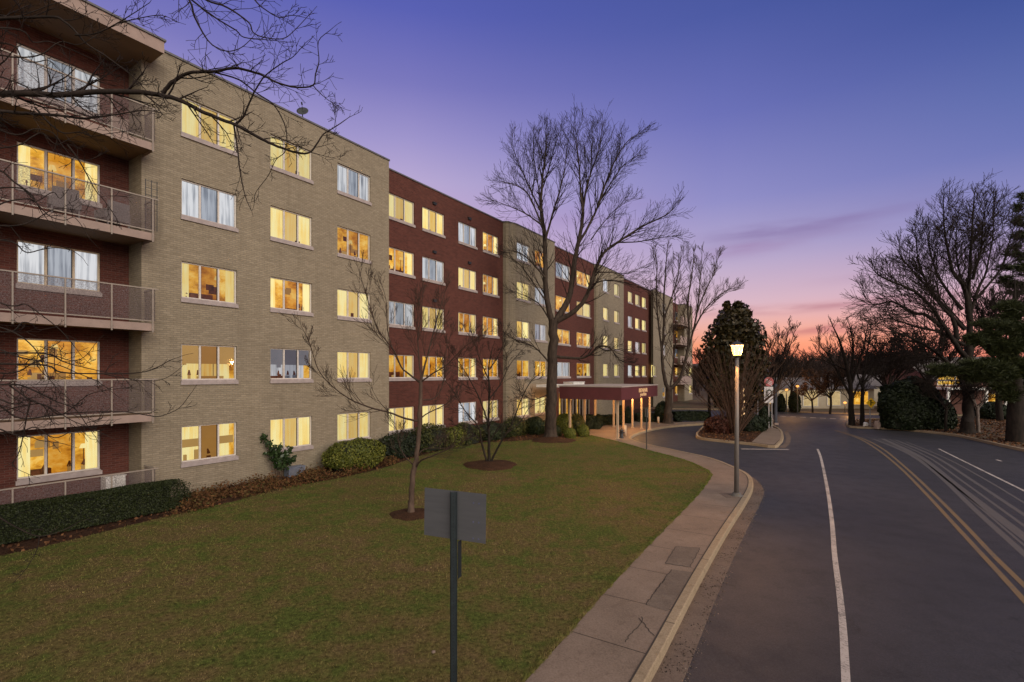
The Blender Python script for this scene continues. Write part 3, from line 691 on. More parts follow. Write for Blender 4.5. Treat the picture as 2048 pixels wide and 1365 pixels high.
# ---- things on or beside the building
u = BU(595, .6); zr = RT + .07
dish = empty('satellite_dish', BW(u, .25, RT - .2), BROT, label='dark satellite dish standing on the roof edge of the beige block', cat='satellite dish')
mb = MB(); mb.cyl((0, .02, 0), (0, 0, .62), .02); mb.cyl((0, 0, .2), (.25, .1, -.05), .015); mb.build('mast', M_DARK, dish)
mb = MB(); mb.lathe([(0, 0), (.09, .008), (.17, .03), (.23, .06), (.235, .07), (.17, .045), (0, .02)], k=20); d_ = mb.build('dish', simple('dish_grey', (.018, .02, .024), .5), dish, True)
d_.location = (0, -.02, .62); d_.rotation_euler = (R(62), 0, R(-50)); mb = MB(); mb.cyl((0, 0, .03), (0, .18, .26), .01); mb.cyl((0, .17, .22), (0, .2, .32), .03); mb.build('receiver_arm', M_DARK, dish).matrix_basis = d_.matrix_basis
# metal vent box at foot of the wall
p = BW(BU(590, -.3), -.28, 0)
ub = empty('vent_box', p, BROT, label='low blue grey metal box at the foot of the beige wall', cat='utility box')
mb = MB(); mb.box(-.35, .35, -.16, .16, .0, .32); mb.box(-.37, .37, -.18, .18, .32, .35); mb.build('housing', simple('blue_grey_metal', (.13, .15, .20), .5, .1), ub)
mb = MB()
for i in range(6): mb.box(-.30, .30, -.172, -.162, .04 + i * .045, .06 + i * .045)
mb.build('louvre', M_GREY, ub)
# trellis on the second balcony
tr = empty('plant_trellis', BW(UBc - .03, VB + .06, sz(2) - 1.0 + 1.02), BROT, label='small dark metal grid trellis standing at the end of the balcony rail', cat='trellis')
mb = MB()
for i in range(3): mb.box(-.16 + i * .15, -.145 + i * .15, -.008, .008, -.9, .62)
for j in range(5): mb.box(-.17, .165, -.012, -.008, -.3 + j * .22, -.285 + j * .22)
mb.build('grid', M_DARK, tr)
# furniture on balconies
M_WICKER = simple('grey_wicker', (.17, .15, .15), .9, .4, 30)
def chair(u, v, z, rz, label):
    c = empty('patio_chair', BW(u, v, z), BROT + rz, label=label, cat='chair', group='patio chairs on the second highest balcony')
    mb = MB(); mb.box(-.28, .28, -.27, .27, .30, .42); mb.build('seat', M_WICKER, c)
    mb = MB(); mb.box(-.28, .28, .27, .34, .30, .86); mb.build('backrest', M_WICKER, c)
    for sx in (-1, 1):
        mb = MB(); mb.box(sx * .31 - .03, sx * .31 + .03, -.27, .27, .36, .60); mb.build('armrest', M_WICKER, c)
        for sy in (-.24, .3): mb = MB(); mb.box(sx * .28 - .02, sx * .28 + .02, sy - .02, sy + .02, 0, .35); mb.build('leg', M_WICKER, c)
zf2 = sz(2) - 1.0
chair(UBc - 1.9, -.05, zf2, R(170), 'grey wicker chair behind the mesh rail, the one farther from the trellis')
chair(UBc - .75, .1, zf2, R(190), 'grey wicker chair behind the mesh rail, the one nearer the trellis')
def cabinet(u, v, z, w, h, label, mat):
    c = empty('storage_cabinet', BW(u, v, z), BROT, label=label, cat='cabinet'); mb = MB(); mb.box(-w / 2, w / 2, -.2, .2, .03, h); mb.build('body', mat, c)
    mb = MB(); mb.box(-w / 2 - .02, w / 2 + .02, -.22, .22, h, h + .03); mb.build('lid', mat, c); mb = MB(); mb.box(-.004, .004, -.206, -.2, .06, h - .03); mb.box(.03, .05, -.22, -.2, h * .5, h * .6); mb.build('door_seam', M_DARK, c)
cabinet(UBc - .42, VR - .25, sz(1) - 1.0, .42, .95, 'pale grey cabinet in the corner of the topmost balcony', M_CONC)
cabinet(UBc - .55, VR - .3, .05, .5, .78, 'white cabinet behind the rail of the ground floor patio', M_WHITE)

# ---- entrance canopy
A = Vector((6.6, 29.7, 0)); can = empty('entrance_canopy', A, BROT, label='dark red flat entrance canopy on pale posts with small gold lettering', cat='canopy')
CL, CDp, CZ0, CZ1 = 7.4, 4.2, 2.42, 3.2
M_MAROON = simple('maroon_fabric', (.085, .016, .018), .7, .12, 2); M_MAROON_D = M_MAROON
mb = MB(); mb.box(0, CL, 0, .05, CZ0, CZ1); mb.box(0, .05, .05, CDp, CZ0, CZ1); mb.box(CL - .05, CL, .05, CDp, CZ0, CZ1); mb.box(.05, CL - .05, CDp - .05, CDp, CZ0, CZ1); mb.build('fascia', M_MAROON, can)
mb = MB(); mb.box(-.03, CL + .03, -.03, CDp + .03, CZ1 + .002, CZ1 + .07); mb.build('roof_edge', simple('canopy_top', (.33, .27, .24), .7, .15, 2), can)
mb = MB(); mb.box(.052, CL - .052, .052, CDp - .052, CZ0 + .28, CZ0 + .33); sf = mb.build('soffit', simple('soffit_white', (.6, .5, .4), .7), can)
mb = MB(); mb.box(2.2, 5.0, CDp + .031, 7.2, CZ1 - .12, CZ1 + .05); mb.build('link_roof', M_WHITE, can)
M_POST = simple('post_paint', (.42, .30, .20), .55, .12, 4)
for (pu, pv) in ((.55, .45), (6.85, .4), (7.0, 1.05), (7.05, 1.75), (7.05, 2.45), (7.0, 3.2), (.55, 3.7), (2.9, 3.75), (4.9, 3.8)):
    mb = MB(); mb.box(pu - .06, pu + .06, pv - .06, pv + .06, .005, CZ0 + .28); mb.box(pu - .10, pu + .10, pv - .10, pv + .10, .004, .06); mb.build('post', M_POST, can)
M_DOWN = emissive('downlight', (1, .72, .38), 14)
for (pu, pv) in ((1.2, .5), (2.6, .5), (4.0, .5), (5.4, .5), (6.6, .5), (1.2, 2.2), (3.6, 2.2), (6.0, 2.2)):
    mb = MB(); mb.cyl((pu, pv, CZ0 + .03), (pu, pv, CZ0 + .279), .07); mb.build('downlight', [M_DOWN], can)
for (pu, pv, e) in ((1.6, 1.2, 125), (4.4, 1.2, 125), (6.6, 1.6, 125), (3.2, 5.2, 110)):
    L = bpy.data.lights.new('canopy_lamp', 'POINT'); L.energy = e; L.color = (1, .5, .16); L.shadow_soft_size = .12
    lo = bpy.data.objects.new('canopy_lamp', L); COL.objects.link(lo); lo.parent = can; lo.location = (pu, pv, CZ0 - .1)
M_GOLD = emissive('gold_lettering', (.9, .5, .24), .75)
for txt, z, sizev in (('BENNR', 2.92, .27), ('yorkin', 2.66, .24)):
    cu = bpy.data.curves.new('lettering', 'FONT'); cu.body = txt; cu.size = sizev * 1.35; cu.extrude = .01; cu.align_x = 'CENTER'; cu.align_y = 'CENTER'; cu.offset = .006
    o = bpy.data.objects.new('lettering', cu); COL.objects.link(o); bpy.context.view_layer.update()
    me = bpy.data.meshes.new_from_object(o.evaluated_get(bpy.context.evaluated_depsgraph_get())); bpy.data.objects.remove(o)
    me.materials.clear(); me.materials.append(M_GOLD); o = link('lettering', me, can)
    o.rotation_euler = (R(90), 0, 0); o.scale = (1.55, 1, 1); o.location = (4.1, -.014, z)

# ================================================================== STREET THINGS
# post lamp
def lantern_mat():
    s = NT('lantern_light'); e = s.n('ShaderNodeEmission'); s.put(e, 0, (1, .52, .13)); s.put(e, 1, 2.6); t = s.n('ShaderNodeBsdfTransparent'); a = s.n('ShaderNodeAddShader')
    s.t.links.new(e.outputs[0], a.inputs[0]); s.t.links.new(t.outputs[0], a.inputs[1]); s.t.links.new(a.outputs[0], s.out.inputs[0]); return s.m
lp = empty('street_lamp', G(1473, 992), 0, label='lit lantern on a slim grey post at the kerb of the pavement', cat='street lamp')
mb = MB(); mb.cyl((0, 0, .07), (.02, 0, 4.52), .078, .052, 16); mb.build('pole', simple('lamp_pole_grey', (.14, .12, .11), .5, .1, 3), lp, True)
mb = MB(); mb.lathe([(0, .11), (.13, .10), (.16, .03), (.21, .012), (.21, 0.008)], k=20); mb.build('base', simple('lamp_base_dark', (.09, .08, .07), .6), lp, True)
H0 = 4.62; mb = MB(); mb.lathe([(.055, H0 - .14), (.045, H0 - .06), (.07, H0 - .03), (.088, H0 - .02), (.05, H0 - .005)], cx=.02, k=16); mb.build('lantern_collar', M_DARK, lp, True)
mb = MB(); mb.lathe([(0, H0 - .012), (.105, H0 - .012), (.105, H0 - .002), (0, H0 - .001)], cx=.02, k=16); mb.build('lantern_floor', M_DARK, lp)  # floor disc added to keep the bulb's light off the pole
mb = MB(); mb.lathe([(.12, H0), (.205, H0 + .33)], cx=.02, k=8); mb.build('lantern_glass', lantern_mat(), lp)
mb = MB()
for i in range(8):
    t = 2 * math.pi * i / 8; mb.cyl((.02 + .123 * math.cos(t), .123 * math.sin(t), H0), (.02 + .208 * math.cos(t), .208 * math.sin(t), H0 + .33), .006, k=4)
mb.lathe([(.225, H0 + .33), (.20, H0 + .36), (.10, H0 + .43), (.03, H0 + .46), (.02, H0 + .50), (0, H0 + .52)], cx=.02, k=16); mb.build('lantern_roof', M_DARK, lp)
L = bpy.data.lights.new('lantern_bulb', 'POINT'); L.energy = 680; L.color = (1, .46, .13); L.shadow_soft_size = .07
lo = bpy.data.objects.new('lantern_bulb', L); COL.objects.link(lo); lo.parent = lp; lo.location = (.02, 0, H0 + .17)
mb = MB(); mb.box(-.45, -.02, -.3, .3, .007, .012); mb.build('footing_slab', M_PAN, lp)

# back of the street sign in the foreground
Zs = 5.85; sb = P(907, 1365, Zs); gx = sb.x
sg = empty('street_sign', (gx, Zs, 0), 0, label='bare grey back of a wide rectangular sign on a green steel post in the lawn', cat='sign')
zt_ = CAMH - (980 - HY) * Zs / FPX; wpx = Zs / FPX
rzs = math.atan2(.30, 1)
mb = MB(); 
M_UCH = simple('green_steel_channel', (.014, .021, .025), .5, .25, 14, metal=.3)
hgt = CAMH - (983 - HY) * wpx
mb.box(-.028, .028, -.012, -.006, -.2, hgt - .01); mb.box(-.030, -.024, -.006, .022, -.2, hgt - .01); mb.box(.024, .030, -.006, .022, -.2, hgt - .01); mb.box(-.042, -.030, .016, .022, -.2, hgt - .01); mb.box(.030, .042, .016, .022, -.2, hgt - .01)
for i in range(70): z = .2 + i * .04
post = mb.build('post', M_UCH, sg)
mb = MB()
for i in range(62): mb.cyl((0, -.0125, hgt - .06 - i * .04), (0, -.0145, hgt - .06 - i * .04), .007, k=8)
mb.build('bolt_hole_row', simple('hole_black', (.006, .006, .007), .8), sg)
s = NT('aluminium_back'); o = s.obj(); sx = s.n('ShaderNodeSeparateXYZ'); s.put(sx, 0, o); f = s.noise(s.mapped(o, (1.2, 1, 14)), 1.5, 4)
s.bsdf(s.mix(f, (.050, .052, .060), (.092, .092, .100)), .5, metal=.2); M_ALU = s.m
# plate: left x848..971, top 977/990, bottom 1075/1088
tl = P(848, 977, Zs + .15); tr_ = P(971.5, 990, Zs - .14); bl = P(848, 1075, Zs + .15); br = P(971.5, 1086.5, Zs - .14)
c0 = Vector((gx, Zs, 0))
def loc(p): return p - c0
v_ = [loc(q) for q in (bl, br, tr_, tl)]; zlo = (v_[0].z + v_[1].z) / 2; zhi = (v_[2].z + v_[3].z) / 2
ang = math.atan2(v_[1].y - v_[0].y, v_[1].x - v_[0].x); w_ = math.hypot(v_[1].y - v_[0].y, v_[1].x - v_[0].x); cxm = (v_[0].x + v_[1].x) / 2
zc = (zlo + zhi) / 2; hh_ = (zhi - zlo) / 2; mb = MB(); mb.box(-w_ / 2, w_ / 2, 0, .004, -hh_, hh_); pl = mb.build('sign_plate', M_ALU, sg); pl.location = (cxm, .034, zc); pl.rotation_euler = (0, R(.8), ang)
mb = MB()
for dz_, wv in ((.16, 1), (.42, 1), (.645, 1)):
    for q in (0, 1): mb.cyl((w_ / 2 - .09 - q * .07, -.006, hh_ - dz_ * .86 + .02), (w_ / 2 - .09 - q * .07, -.0005, hh_ - dz_ * .86 + .02), .010, k=8)
mb.build('rivet', simple('blue_sticker', (.07, .075, .14), .5), pl)
mb = MB(); z1_ = CAMH - (1085 - HY) * wpx; z0_ = CAMH - (1160 - HY) * wpx; mb.box(-.0, .005, 0, .09, z0_, z1_); q = mb.build('side_plate', M_UCH, sg); q.location = (.048, .024, 0); q.rotation_euler = (0, 0, R(-20))

def pole_sign(name, px, py, top, r, mat, label, cat, z=0.0, group=None):
    p = G(px, py, z); e = empty(name, p, 0, label=label, cat=cat, group=group); h = CAMH - (top - HY) * p.y / FPX - z; mb = MB(); mb.cyl((0, 0, 0), (0, 0, h), r, k=8); mb.build('post', mat, e); return e, h, p
e, h, p = pole_sign('parking_sign', 1293, 899, 819, .03, M_DARK, 'narrow sign seen edge on atop a dark post beside the drive', 'sign')
mb = MB(); mb.box(-.006, .006, -.16, .16, h - .42, h + .02); q = mb.build('sign_plate', M_GREY, e); q.rotation_euler = (0, 0, R(12))
# yellow diamond warning sign
e, h, p = pole_sign('warning_sign', 1740, 854.5, 806, .035, M_GREY, 'yellow diamond warning sign beside the street in front of dark trees', 'sign')
M_YEL = simple('yellow_sheeting', (.95, .58, .02), .5, .05)
Md = Matrix.Translation((.05, -.05, h + .0)) @ Matrix.Rotation(R(45), 4, 'Y'); mb = MB(); mb.box(-.275, .275, 0, .01, -.275, .275, 0, Md); mb.build('sign_plate', M_YEL, e)
mb = MB(); mb.box(-.04, .04, -.014, -.002, -.2, .16, 0, Matrix.Translation((.02, -.05, h))); mb.box(-.05, .20, -.014, -.002, -.03, .04, 0, Matrix.Translation((.05, -.05, h))); mb.box(-.10, .10, -.014, -.002, .14, .2, 0, Matrix.Translation((.02, -.05, h))); mb.build('arrow_mark', simple('sign_black', (.01, .01, .01), .6), e)
# signs on the island
M_SPOST = simple('galvanised_post', (.33, .30, .30), .5, .1)
e, h, p = pole_sign('traffic_sign', 1537.5, 857, 758, .045, M_SPOST, 'white sign with a dark loop under a round red sign at the island tip', 'sign')
k_ = p.y / FPX
mb = MB(); mb.box(-9 * k_ * 1.1, 8 * k_, -.06, -.05, h - 48 * k_, h - 16 * k_); mb.build('sign_plate', simple('white_sheeting', (.50, .46, .46), .5, .05), e)
mb = MB(); n_ = 18
for i in range(n_):
    a0, a1 = 2 * math.pi * i / n_, 2 * math.pi * (i + 1) / n_; cz = h - 29 * k_; ro, ri = 6.2 * k_, 4.0 * k_
    mb.quad((ri * math.cos(a0), -.064, cz + 1.3 * ri * math.sin(a0)), (ro * math.cos(a0), -.064, cz + 1.3 * ro * math.sin(a0)), (ro * math.cos(a1), -.064, cz + 1.3 * ro * math.sin(a1)), (ri * math.cos(a1), -.064, cz + 1.3 * ri * math.sin(a1)))
mb.build('loop_mark', simple('sign_green_black', (.02, .035, .02), .6), e)
mb = MB(); mb.cyl((-.5 * k_, -.05, h - 6 * k_), (-.5 * k_, -.07, h - 6 * k_), 9.5 * k_, k=20); mb.build('round_plate', simple('red_sheeting', (.33, .06, .06), .5, .1), e)
mb = MB()
for i in range(3): mb.box(-7 * k_, 6.5 * k_, -.078, -.071, -.6 * k_, .6 * k_, 0, Matrix.Translation((0, 0, h - (4 + i * 3.2) * k_)) @ Matrix.Rotation(R(28), 4, 'Y'))
mb.build('white_stripe', simple('white_sheeting', (.50, .46, .46), .5, .05), e)
e, h, p = pole_sign('sign_post', 1543.5, 856, 800, .04, M_SPOST, 'slim pale bare post close behind the white island sign', 'post')
e, h, p = pole_sign('utility_post', 1551.5, 849, 768, .11, simple('blue_grey_post', (.055, .06, .08), .6), 'thick dark blue grey post to the right of the island signs', 'post')
mb = MB(); mb.box(-.16, .16, -.16, .16, -.02, .12); mb.build('post_foot', M_CONC, e)
e, h, p = pole_sign('sign_post', 1515.5, 860, 802, .03, M_GREY, 'thin grey post among the island shrubs, left of the signs', 'post')
# spiral string lights post
e, h, p = pole_sign('light_wrapped_post', 1484.5, 862, 772, .10, simple('pale_wood_post', (.25, .15, .11), .7), 'short pole wrapped in a spiral of small warm lights behind the street lamp', 'light pole')
mb = MB()
for i in range(40): t = i * .85; z = .8 + (h - .9) * i / 40; mb.box(.115 * math.cos(t) - .035, .115 * math.cos(t) + .035, .115 * math.sin(t) - .035, .115 * math.sin(t) + .035, z, z + .07)
mb.build('string_lights', emissive('fairy_light', (1, .6, .28), 1.4), e)
# bollards, hydrant
for (x, y, t, lab) in ((1250, 873, 850, 'cream bollard at the kerb by the near end of the canopy'), (1316.5, 847, 834, 'short cream bollard by the far kerb beside a round dark bush')):
    p = G(x, y); b = empty('bollard', p, 0, label=lab, cat='bollard', group='cream bollards by the entrance'); hh = CAMH - (t - HY) * p.y / FPX
    mb = MB(); mb.cyl((0, 0, 0), (0, 0, hh - .06), .10, k=14); mb.build('shaft', M_POST, b, True); mb = MB(); mb.lathe([(.10, hh - .06), (.08, hh - .01), (0, hh)], k=14); mb.build('cap', M_POST, b, True)
p = G(1243, 876.5); hy = empty('fire_hydrant', p, 0, label='small dark hydrant on the paving beside the cream bollard', cat='hydrant')
mb = MB(); mb.lathe([(.16, 0), (.16, .05), (.11, .06), (.11, .42), (.14, .44), (.14, .47), (.10, .52), (.05, .57), (0, .58)], k=14); mb.build('barrel', M_DARK, hy, True)
mb = MB(); mb.cyl((-.19, 0, .34), (.19, 0, .34), .05); mb.build('outlet', M_DARK, hy); mb = MB(); mb.cyl((0, 0, .57), (0, 0, .63), .03); mb.build('nut', M_DARK, hy)
# grey utility pole at the right edge
e, h, p = pole_sign('utility_pole', 2041, 884, 740, .07, simple('weathered_pole', (.10, .085, .075), .8), 'thin grey pole beside the thick pine trunk at the right edge', 'pole')
mb = MB(); mb.box(-.2, .2, -.05, .05, h - .12, h); mb.build('crossarm', M_GREY, e)

# ================================================================== TREES
def bark(name, a, b):
    s = NT(name); o = s.obj(); f = s.noise(s.mapped(o, (9, 9, 2.2)), 1.0, 5, .65)
    s.bsdf(s.mix(s.math('MULTIPLY_ADD', f, 2.6, -.8, True), a, b), .9, s.bump(f, .8, .02), spec=.15); return s.m
M_BARK = bark('bark_grey_brown', (.020, .014, .011), (.062, .045, .035))
M_YOUNG = bark('young_bark', (.040, .027, .021), (.11, .072, .054))
M_BARKD = bark('bark_dark', (.008, .0065, .0055), (.028, .020, .016))
M_TWIG = bark('twig_brown', (.028, .018, .014), (.065, .042, .032))
M_TWIGD = bark('twig_dark', (.012, .009, .008), (.032, .022, .018))
M_TWIGR = bark('twig_reddish', (.040, .022, .016), (.085, .048, .032))

def tubes_obj(name, lines, mat, parent=None):
    """lines: (points Nx3, radii N, sides)"""
    VV = []; FF = []; base = 0
    by = {}
    for p, r, k in lines: by.setdefault((len(p), k), []).append((p, r))
    for (n, k), L in by.items():
        Pt = np.array([l[0] for l in L], float); Rd = np.array([l[1] for l in L], float)            # m,n,3
        T = np.gradient(Pt, axis=1); T /= np.linalg.norm(T, axis=2, keepdims=True) + 1e-9
        # one reference axis per line, the one it runs least along, so rings do not twist
        ax = np.abs(T).max(axis=1).argmin(axis=1); ref = np.zeros_like(T); ref[np.arange(len(T)), :, ax] = 1; A_ = np.cross(T, ref); A_ /= np.linalg.norm(A_, axis=2, keepdims=True) + 1e-9; B_ = np.cross(T, A_)
        ang = np.arange(k) * 2 * np.pi / k
        ring = Pt[:, :, None] + Rd[:, :, None, None] * (np.cos(ang)[None, None, :, None] * A_[:, :, None] + np.sin(ang)[None, None, :, None] * B_[:, :, None])
        m = len(L); VV.append(ring.reshape(-1, 3))
        idx = base + np.arange(m * n * k).reshape(m, n, k); nx = np.roll(idx, -1, axis=2)
        FF.append(np.stack([idx[:, :-1], nx[:, :-1], nx[:, 1:], idx[:, 1:]], axis=-1).reshape(-1, 4)); base += m * n * k
    return np_mesh(name, np.concatenate(VV), np.concatenate(FF), mat, parent, smooth=True)

class Tree:
    def __init__(s, seed, rmin=.008, wig=.10, up=.10, ratio=.68, k=4, spread=(28, 58), plane=None):
        s.r = random.Random(seed); s.trunk = []; s.crown = []; s.rmin = rmin; s.wig = wig; s.up = up; s.ratio = ratio; s.k = k; s.spread = spread
    def rv(s): return Vector((s.r.gauss(0, 1), s.r.gauss(0, 1), s.r.gauss(0, 1)))
    def grow(s, p, d, L, r, lvl, tz=0):
        n = 4 if lvl > 0 else 3; pts = [p.copy()]; dirs = []; rad = []
        d = d.normalized()
        for i in range(n):
            d = (d + s.rv() * s.wig * .8 + Vector((0, 0, s.up + tz))).normalized(); p = p + d * (L / n); pts.append(p.copy()); dirs.append(d.copy())
        rad = [max(s.rmin, r * (1 - .75 * i / n)) for i in range(n + 1)]
        s.crown.append((pts, rad, 4 if r > .03 else 3))
        if lvl > 0:
            kk = s.k
            for j in range(kk):
                t = .18 + .8 * (j + s.r.random()) / kk; i = min(n - 1, int(t * n)); f = t * n - i
                q = pts[i].lerp(pts[i + 1], f); dd = dirs[i]; perp = dd.cross(s.rv()).normalized(); a = R(s.r.uniform(*s.spread))
                s.grow(q, dd * math.cos(a) + perp * math.sin(a), L * s.ratio * s.r.uniform(.65, 1.15) * (1.15 - .5 * t), max(s.rmin, rad[i] * .6), lvl - 1, tz)
    def limb(s, pts3, r0, r1, kids=8, klen=1.6, lvl=2, start=.2, trunk=None, sides=None, tz=0):
        L = smooth_line(pts3, 4) if len(pts3) > 2 else [Vector(p) for p in pts3]
        n = len(L); rad = [r0 + (r1 - r0) * (i / (n - 1)) ** .8 for i in range(n)]
        k = sides or (12 if r0 > .12 else 7 if r0 > .04 else 5)
        wob = [s.rv() * rad[i] * .10 for i in range(n)]
        L = [p + (wob[i] if 0 < i < n - 1 else Vector()) for i, p in enumerate(L)]
        (s.trunk if (trunk if trunk is not None else r0 > .05) else s.crown).append((L, rad, k))
        cum = [0]
        for a, b in zip(L, L[1:]): cum.append(cum[-1] + (b - a).length)
        for j in range(kids):
            t = start + (1 - start) * (j + s.r.random() * .9) / max(1, kids); dist = t * cum[-1]; i = 0
            while i < n - 2 and cum[i + 1] < dist: i += 1
            f = (dist - cum[i]) / max(1e-6, cum[i + 1] - cum[i]); q = L[i].lerp(L[i + 1], f); dd = (L[i + 1] - L[i]).normalized()
            perp = dd.cross(s.rv()).normalized(); a = R(s.r.uniform(*s.spread))
            s.grow(q, dd * math.cos(a) + perp * math.sin(a), klen * s.r.uniform(.6, 1.2) * (1.25 - .78 * t), max(s.rmin * 1.3, min(rad[i] * .5, .034)), lvl, tz)
        # leader carries on
        if lvl > 0: s.grow(L[-1], (L[-1] - L[-2]), klen * .38, r1, lvl - 1, tz)
    def build(s, root, mb=M_BARK, mt=M_TWIG):
        o = root.location
        sh = lambda Ls: [([tuple(Vector(p) - o) for p in l[0]], l[1], l[2]) for l in Ls]
        if s.trunk: tubes_obj('trunk', sh(s.trunk), mb, root)
        tubes_obj('crown', sh(s.crown), mt, root)
def px3(path, Z0, Z1=None, bulge=0):
    Z1 = Z0 if Z1 is None else Z1; n = len(path)
    return [P(x, y, Z0 + (Z1 - Z0) * i / max(1, n - 1)) for i, (x, y) in enumerate(path)]
def flare(s, base, r, h=.5):
    s.trunk.append(([base + Vector((0, 0, z)) for z in (-.1, .05, .18, .4, h)], [r * 1.75, r * 1.45, r * 1.2, r * 1.06, r], 12))

# --- the big forked tree in the middle of the lawn
Zb = 30.5; T = Tree(11, rmin=.007, up=.075, k=3, spread=(18, 42), wig=.06, ratio=.80); b0 = G(1101, 877)
flare(T, b0, .36, .8)
T.limb([b0 + Vector((0, 0, .6)), P(1103, 800, Zb), P(1104.5, 740, Zb), P(1106, 680, Zb), P(1107, 640, Zb)], .36, .27, kids=0, lvl=0, trunk=True, sides=16)
def big(path, r0, r1, dz, kids=10, klen=1.9, **k): T.limb(px3(path, Zb, Zb + dz), r0, r1, int(kids * 1.9), klen * 1.3, **k)
big([(1106, 655), (1099, 625), (1091, 575), (1091, 520), (1088, 465), (1083, 430), (1081.5, 400)], .20, .10, .6, 12, 1.6)
big([(1081.5, 402), (1084, 370), (1088, 330), (1092, 290), (1092, 255)], .095, .02, -.5, 13, 1.5)
big([(1083, 425), (1070, 400), (1052, 360), (1036, 325), (1022, 288)], .07, .015, 1.4, 14, 1.4)
big([(1082, 410), (1076, 370), (1068, 320), (1066, 275)], .05, .012, -1.2, 12, 1.2)
big([(1084, 380), (1096, 345), (1108, 300), (1118, 262)], .05, .012, 1.0, 12, 1.2)
big([(1081, 445), (1060, 395), (1040, 375), (1010, 365), (1000, 362)], .06, .012, -1.5, 10, 1.2)
big([(1083, 450), (1052, 428), (1021, 414), (984, 400)], .055, .012, -2.4, 10, 1.2)
big([(1091, 480), (1108, 420), (1120, 380), (1130, 335), (1134, 292)], .08, .014, -1.0, 14, 1.3)
big([(1107, 650), (1130, 612), (1141, 585), (1148, 530), (1156, 488), (1165, 440), (1165, 400)], .22, .09, 1.0, 12, 1.7)
big([(1165, 425), (1161, 380), (1158, 330), (1153, 285), (1150, 245)], .075, .015, -.9, 14, 1.5)
big([(1166, 420), (1172, 380), (1184, 340), (1198, 300), (1205, 250)], .08, .015, .9, 14, 1.5)
big([(1168, 400), (1180, 350), (1184, 300), (1184, 258)], .05, .012, 2, 12, 1.3)
big([(1158, 485), (1172, 462), (1194, 418), (1212, 365), (1232, 318), (1258, 280), (1284, 266)], .10, .014, -.8, 18, 1.6)
big([(1200, 400), (1220, 370), (1248, 330), (1280, 310)], .05, .012, 1.6, 12, 1.3)
big([(1110, 645), (1150, 622), (1174, 590), (1189, 545), (1207, 507), (1240, 482), (1285, 453), (1329, 432), (1352, 412)], .17, .018, -2.6, 22, 1.5)
big([(1240, 485), (1275, 484), (1314, 477), (1362, 470)], .05, .012, 1.4, 12, 1.1)
big([(1190, 545), (1220, 545), (1256, 547), (1300, 527)], .055, .012, 1.6, 9, 1.1)
big([(1183, 570), (1212, 561), (1256, 567), (1300, 583)], .05, .012, -1.8, 8, 1.1)
big([(1182, 480), (1200, 455), (1230, 420), (1262, 400)], .045, .012, 2.4, 12, 1.3)
big([(1112, 714), (1159, 717), (1182, 708), (1197, 693), (1220, 696), (1238, 719), (1266, 731)], .10, .014, -2.2, 10, 1.1)
big([(1197, 695), (1215, 702), (1240, 700), (1262, 712)], .045, .01, -.7, 5, .8)
big([(1090, 555), (1055, 517), (1031, 503), (1006, 500)], .06, .012, -1.2, 9, 1.0)
big([(1090, 600), (1066, 565), (1040, 530), (1010, 508)], .055, .012, .9, 8, 1.0)
big([(1099, 640), (1078, 608), (1050, 592), (1020, 580)], .05, .012, -1.9, 8, .9)
big([(1098, 725), (1068, 694), (1026, 678), (1003, 660)], .06, .012, -1.5, 9, .9)
big([(1096, 790), (1066, 800), (1046, 792), (1020, 800)], .04, .01, -1.6, 6, .8)
tr1 = empty('bare_tree', b0, 0, label='tall bare tree with a thick forked trunk on the lawn before the canopy', cat='tree'); T.build(tr1, M_BARK, M_TWIGD)

# --- young tree at the front of the lawn
Z1 = 14.0; T = Tree(21, rmin=.004, up=.13, k=4, spread=(20, 42), wig=.085, ratio=.7); b1_ = G(822, 1030)
flare(T, b1_, .082, .3)
def t1l(path, r0, r1, dz, kids=6, klen=.7, Zs_=Z1, **k): T.limb(px3(path, Zs_, Zs_ + dz), r0, r1, int(kids * 1.3), klen * 1.2, **k)
T.limb([b1_ + Vector((0, 0, .2)), P(823.5, 985, Z1), P(826, 950, Z1), P(831, 925, Z1)], .082, .075, kids=0, lvl=0, trunk=True)
T.limb([P(831, 928, Z1), P(837, 880, Z1), P(840, 830, Z1), P(841, 790, Z1), P(842, 760, Z1)], .07, .05, kids=0, lvl=0, trunk=True)
t1l([(841, 766), (820, 750), (803, 735), (787, 700), (757, 661), (740, 615), (718, 542)], .034, .008, -.8, 10, .8)
t1l([(842, 764), (850, 730), (858, 700), (868, 661), (880, 617), (893, 575)], .036, .008, .5, 12, .8)
t1l([(843, 760), (838, 720), (836, 680), (842, 630), (846, 580)], .028, .007, 1.0, 10, .8)
t1l([(836, 842), (812, 838), (781, 826), (749, 818), (720, 808), (697, 797), (661, 770), (636, 738), (620, 689), (604, 655)], .034, .006, -1.5, 14, .7)
t1l([(832, 935), (842, 922), (860, 914), (894, 900), (920, 888), (936, 876)], .030, .007, -1.0, 6, .6)
t1l([(835, 912), (846, 900), (862, 897), (895, 897)], .020, .007, .5, 4, .5)
t1l([(826, 930), (812, 915), (800, 895), (794, 862), (778, 838)], .024, .006, .7, 7, .6)
t1l([(838, 845), (850, 830), (890, 810), (905, 796), (918, 780)], .026, .006, .9, 7, .6)
t1l([(842, 765), (865, 748), (894, 730), (926, 697), (960, 672)], .028, .006, -.7, 9, .7)
t1l([(840, 800), (870, 796), (888, 760), (893, 700), (905, 660)], .022, .006, .9, 7, .7)
t1l([(787, 702), (775, 660), (772, 600), (760, 560)], .016, .005, .6, 6, .6)
tr2 = empty('bare_tree', b1_, 0, label='slender young bare tree in a mulch ring behind the sign back', cat='tree'); T.build(tr2, M_YOUNG, M_TWIG)
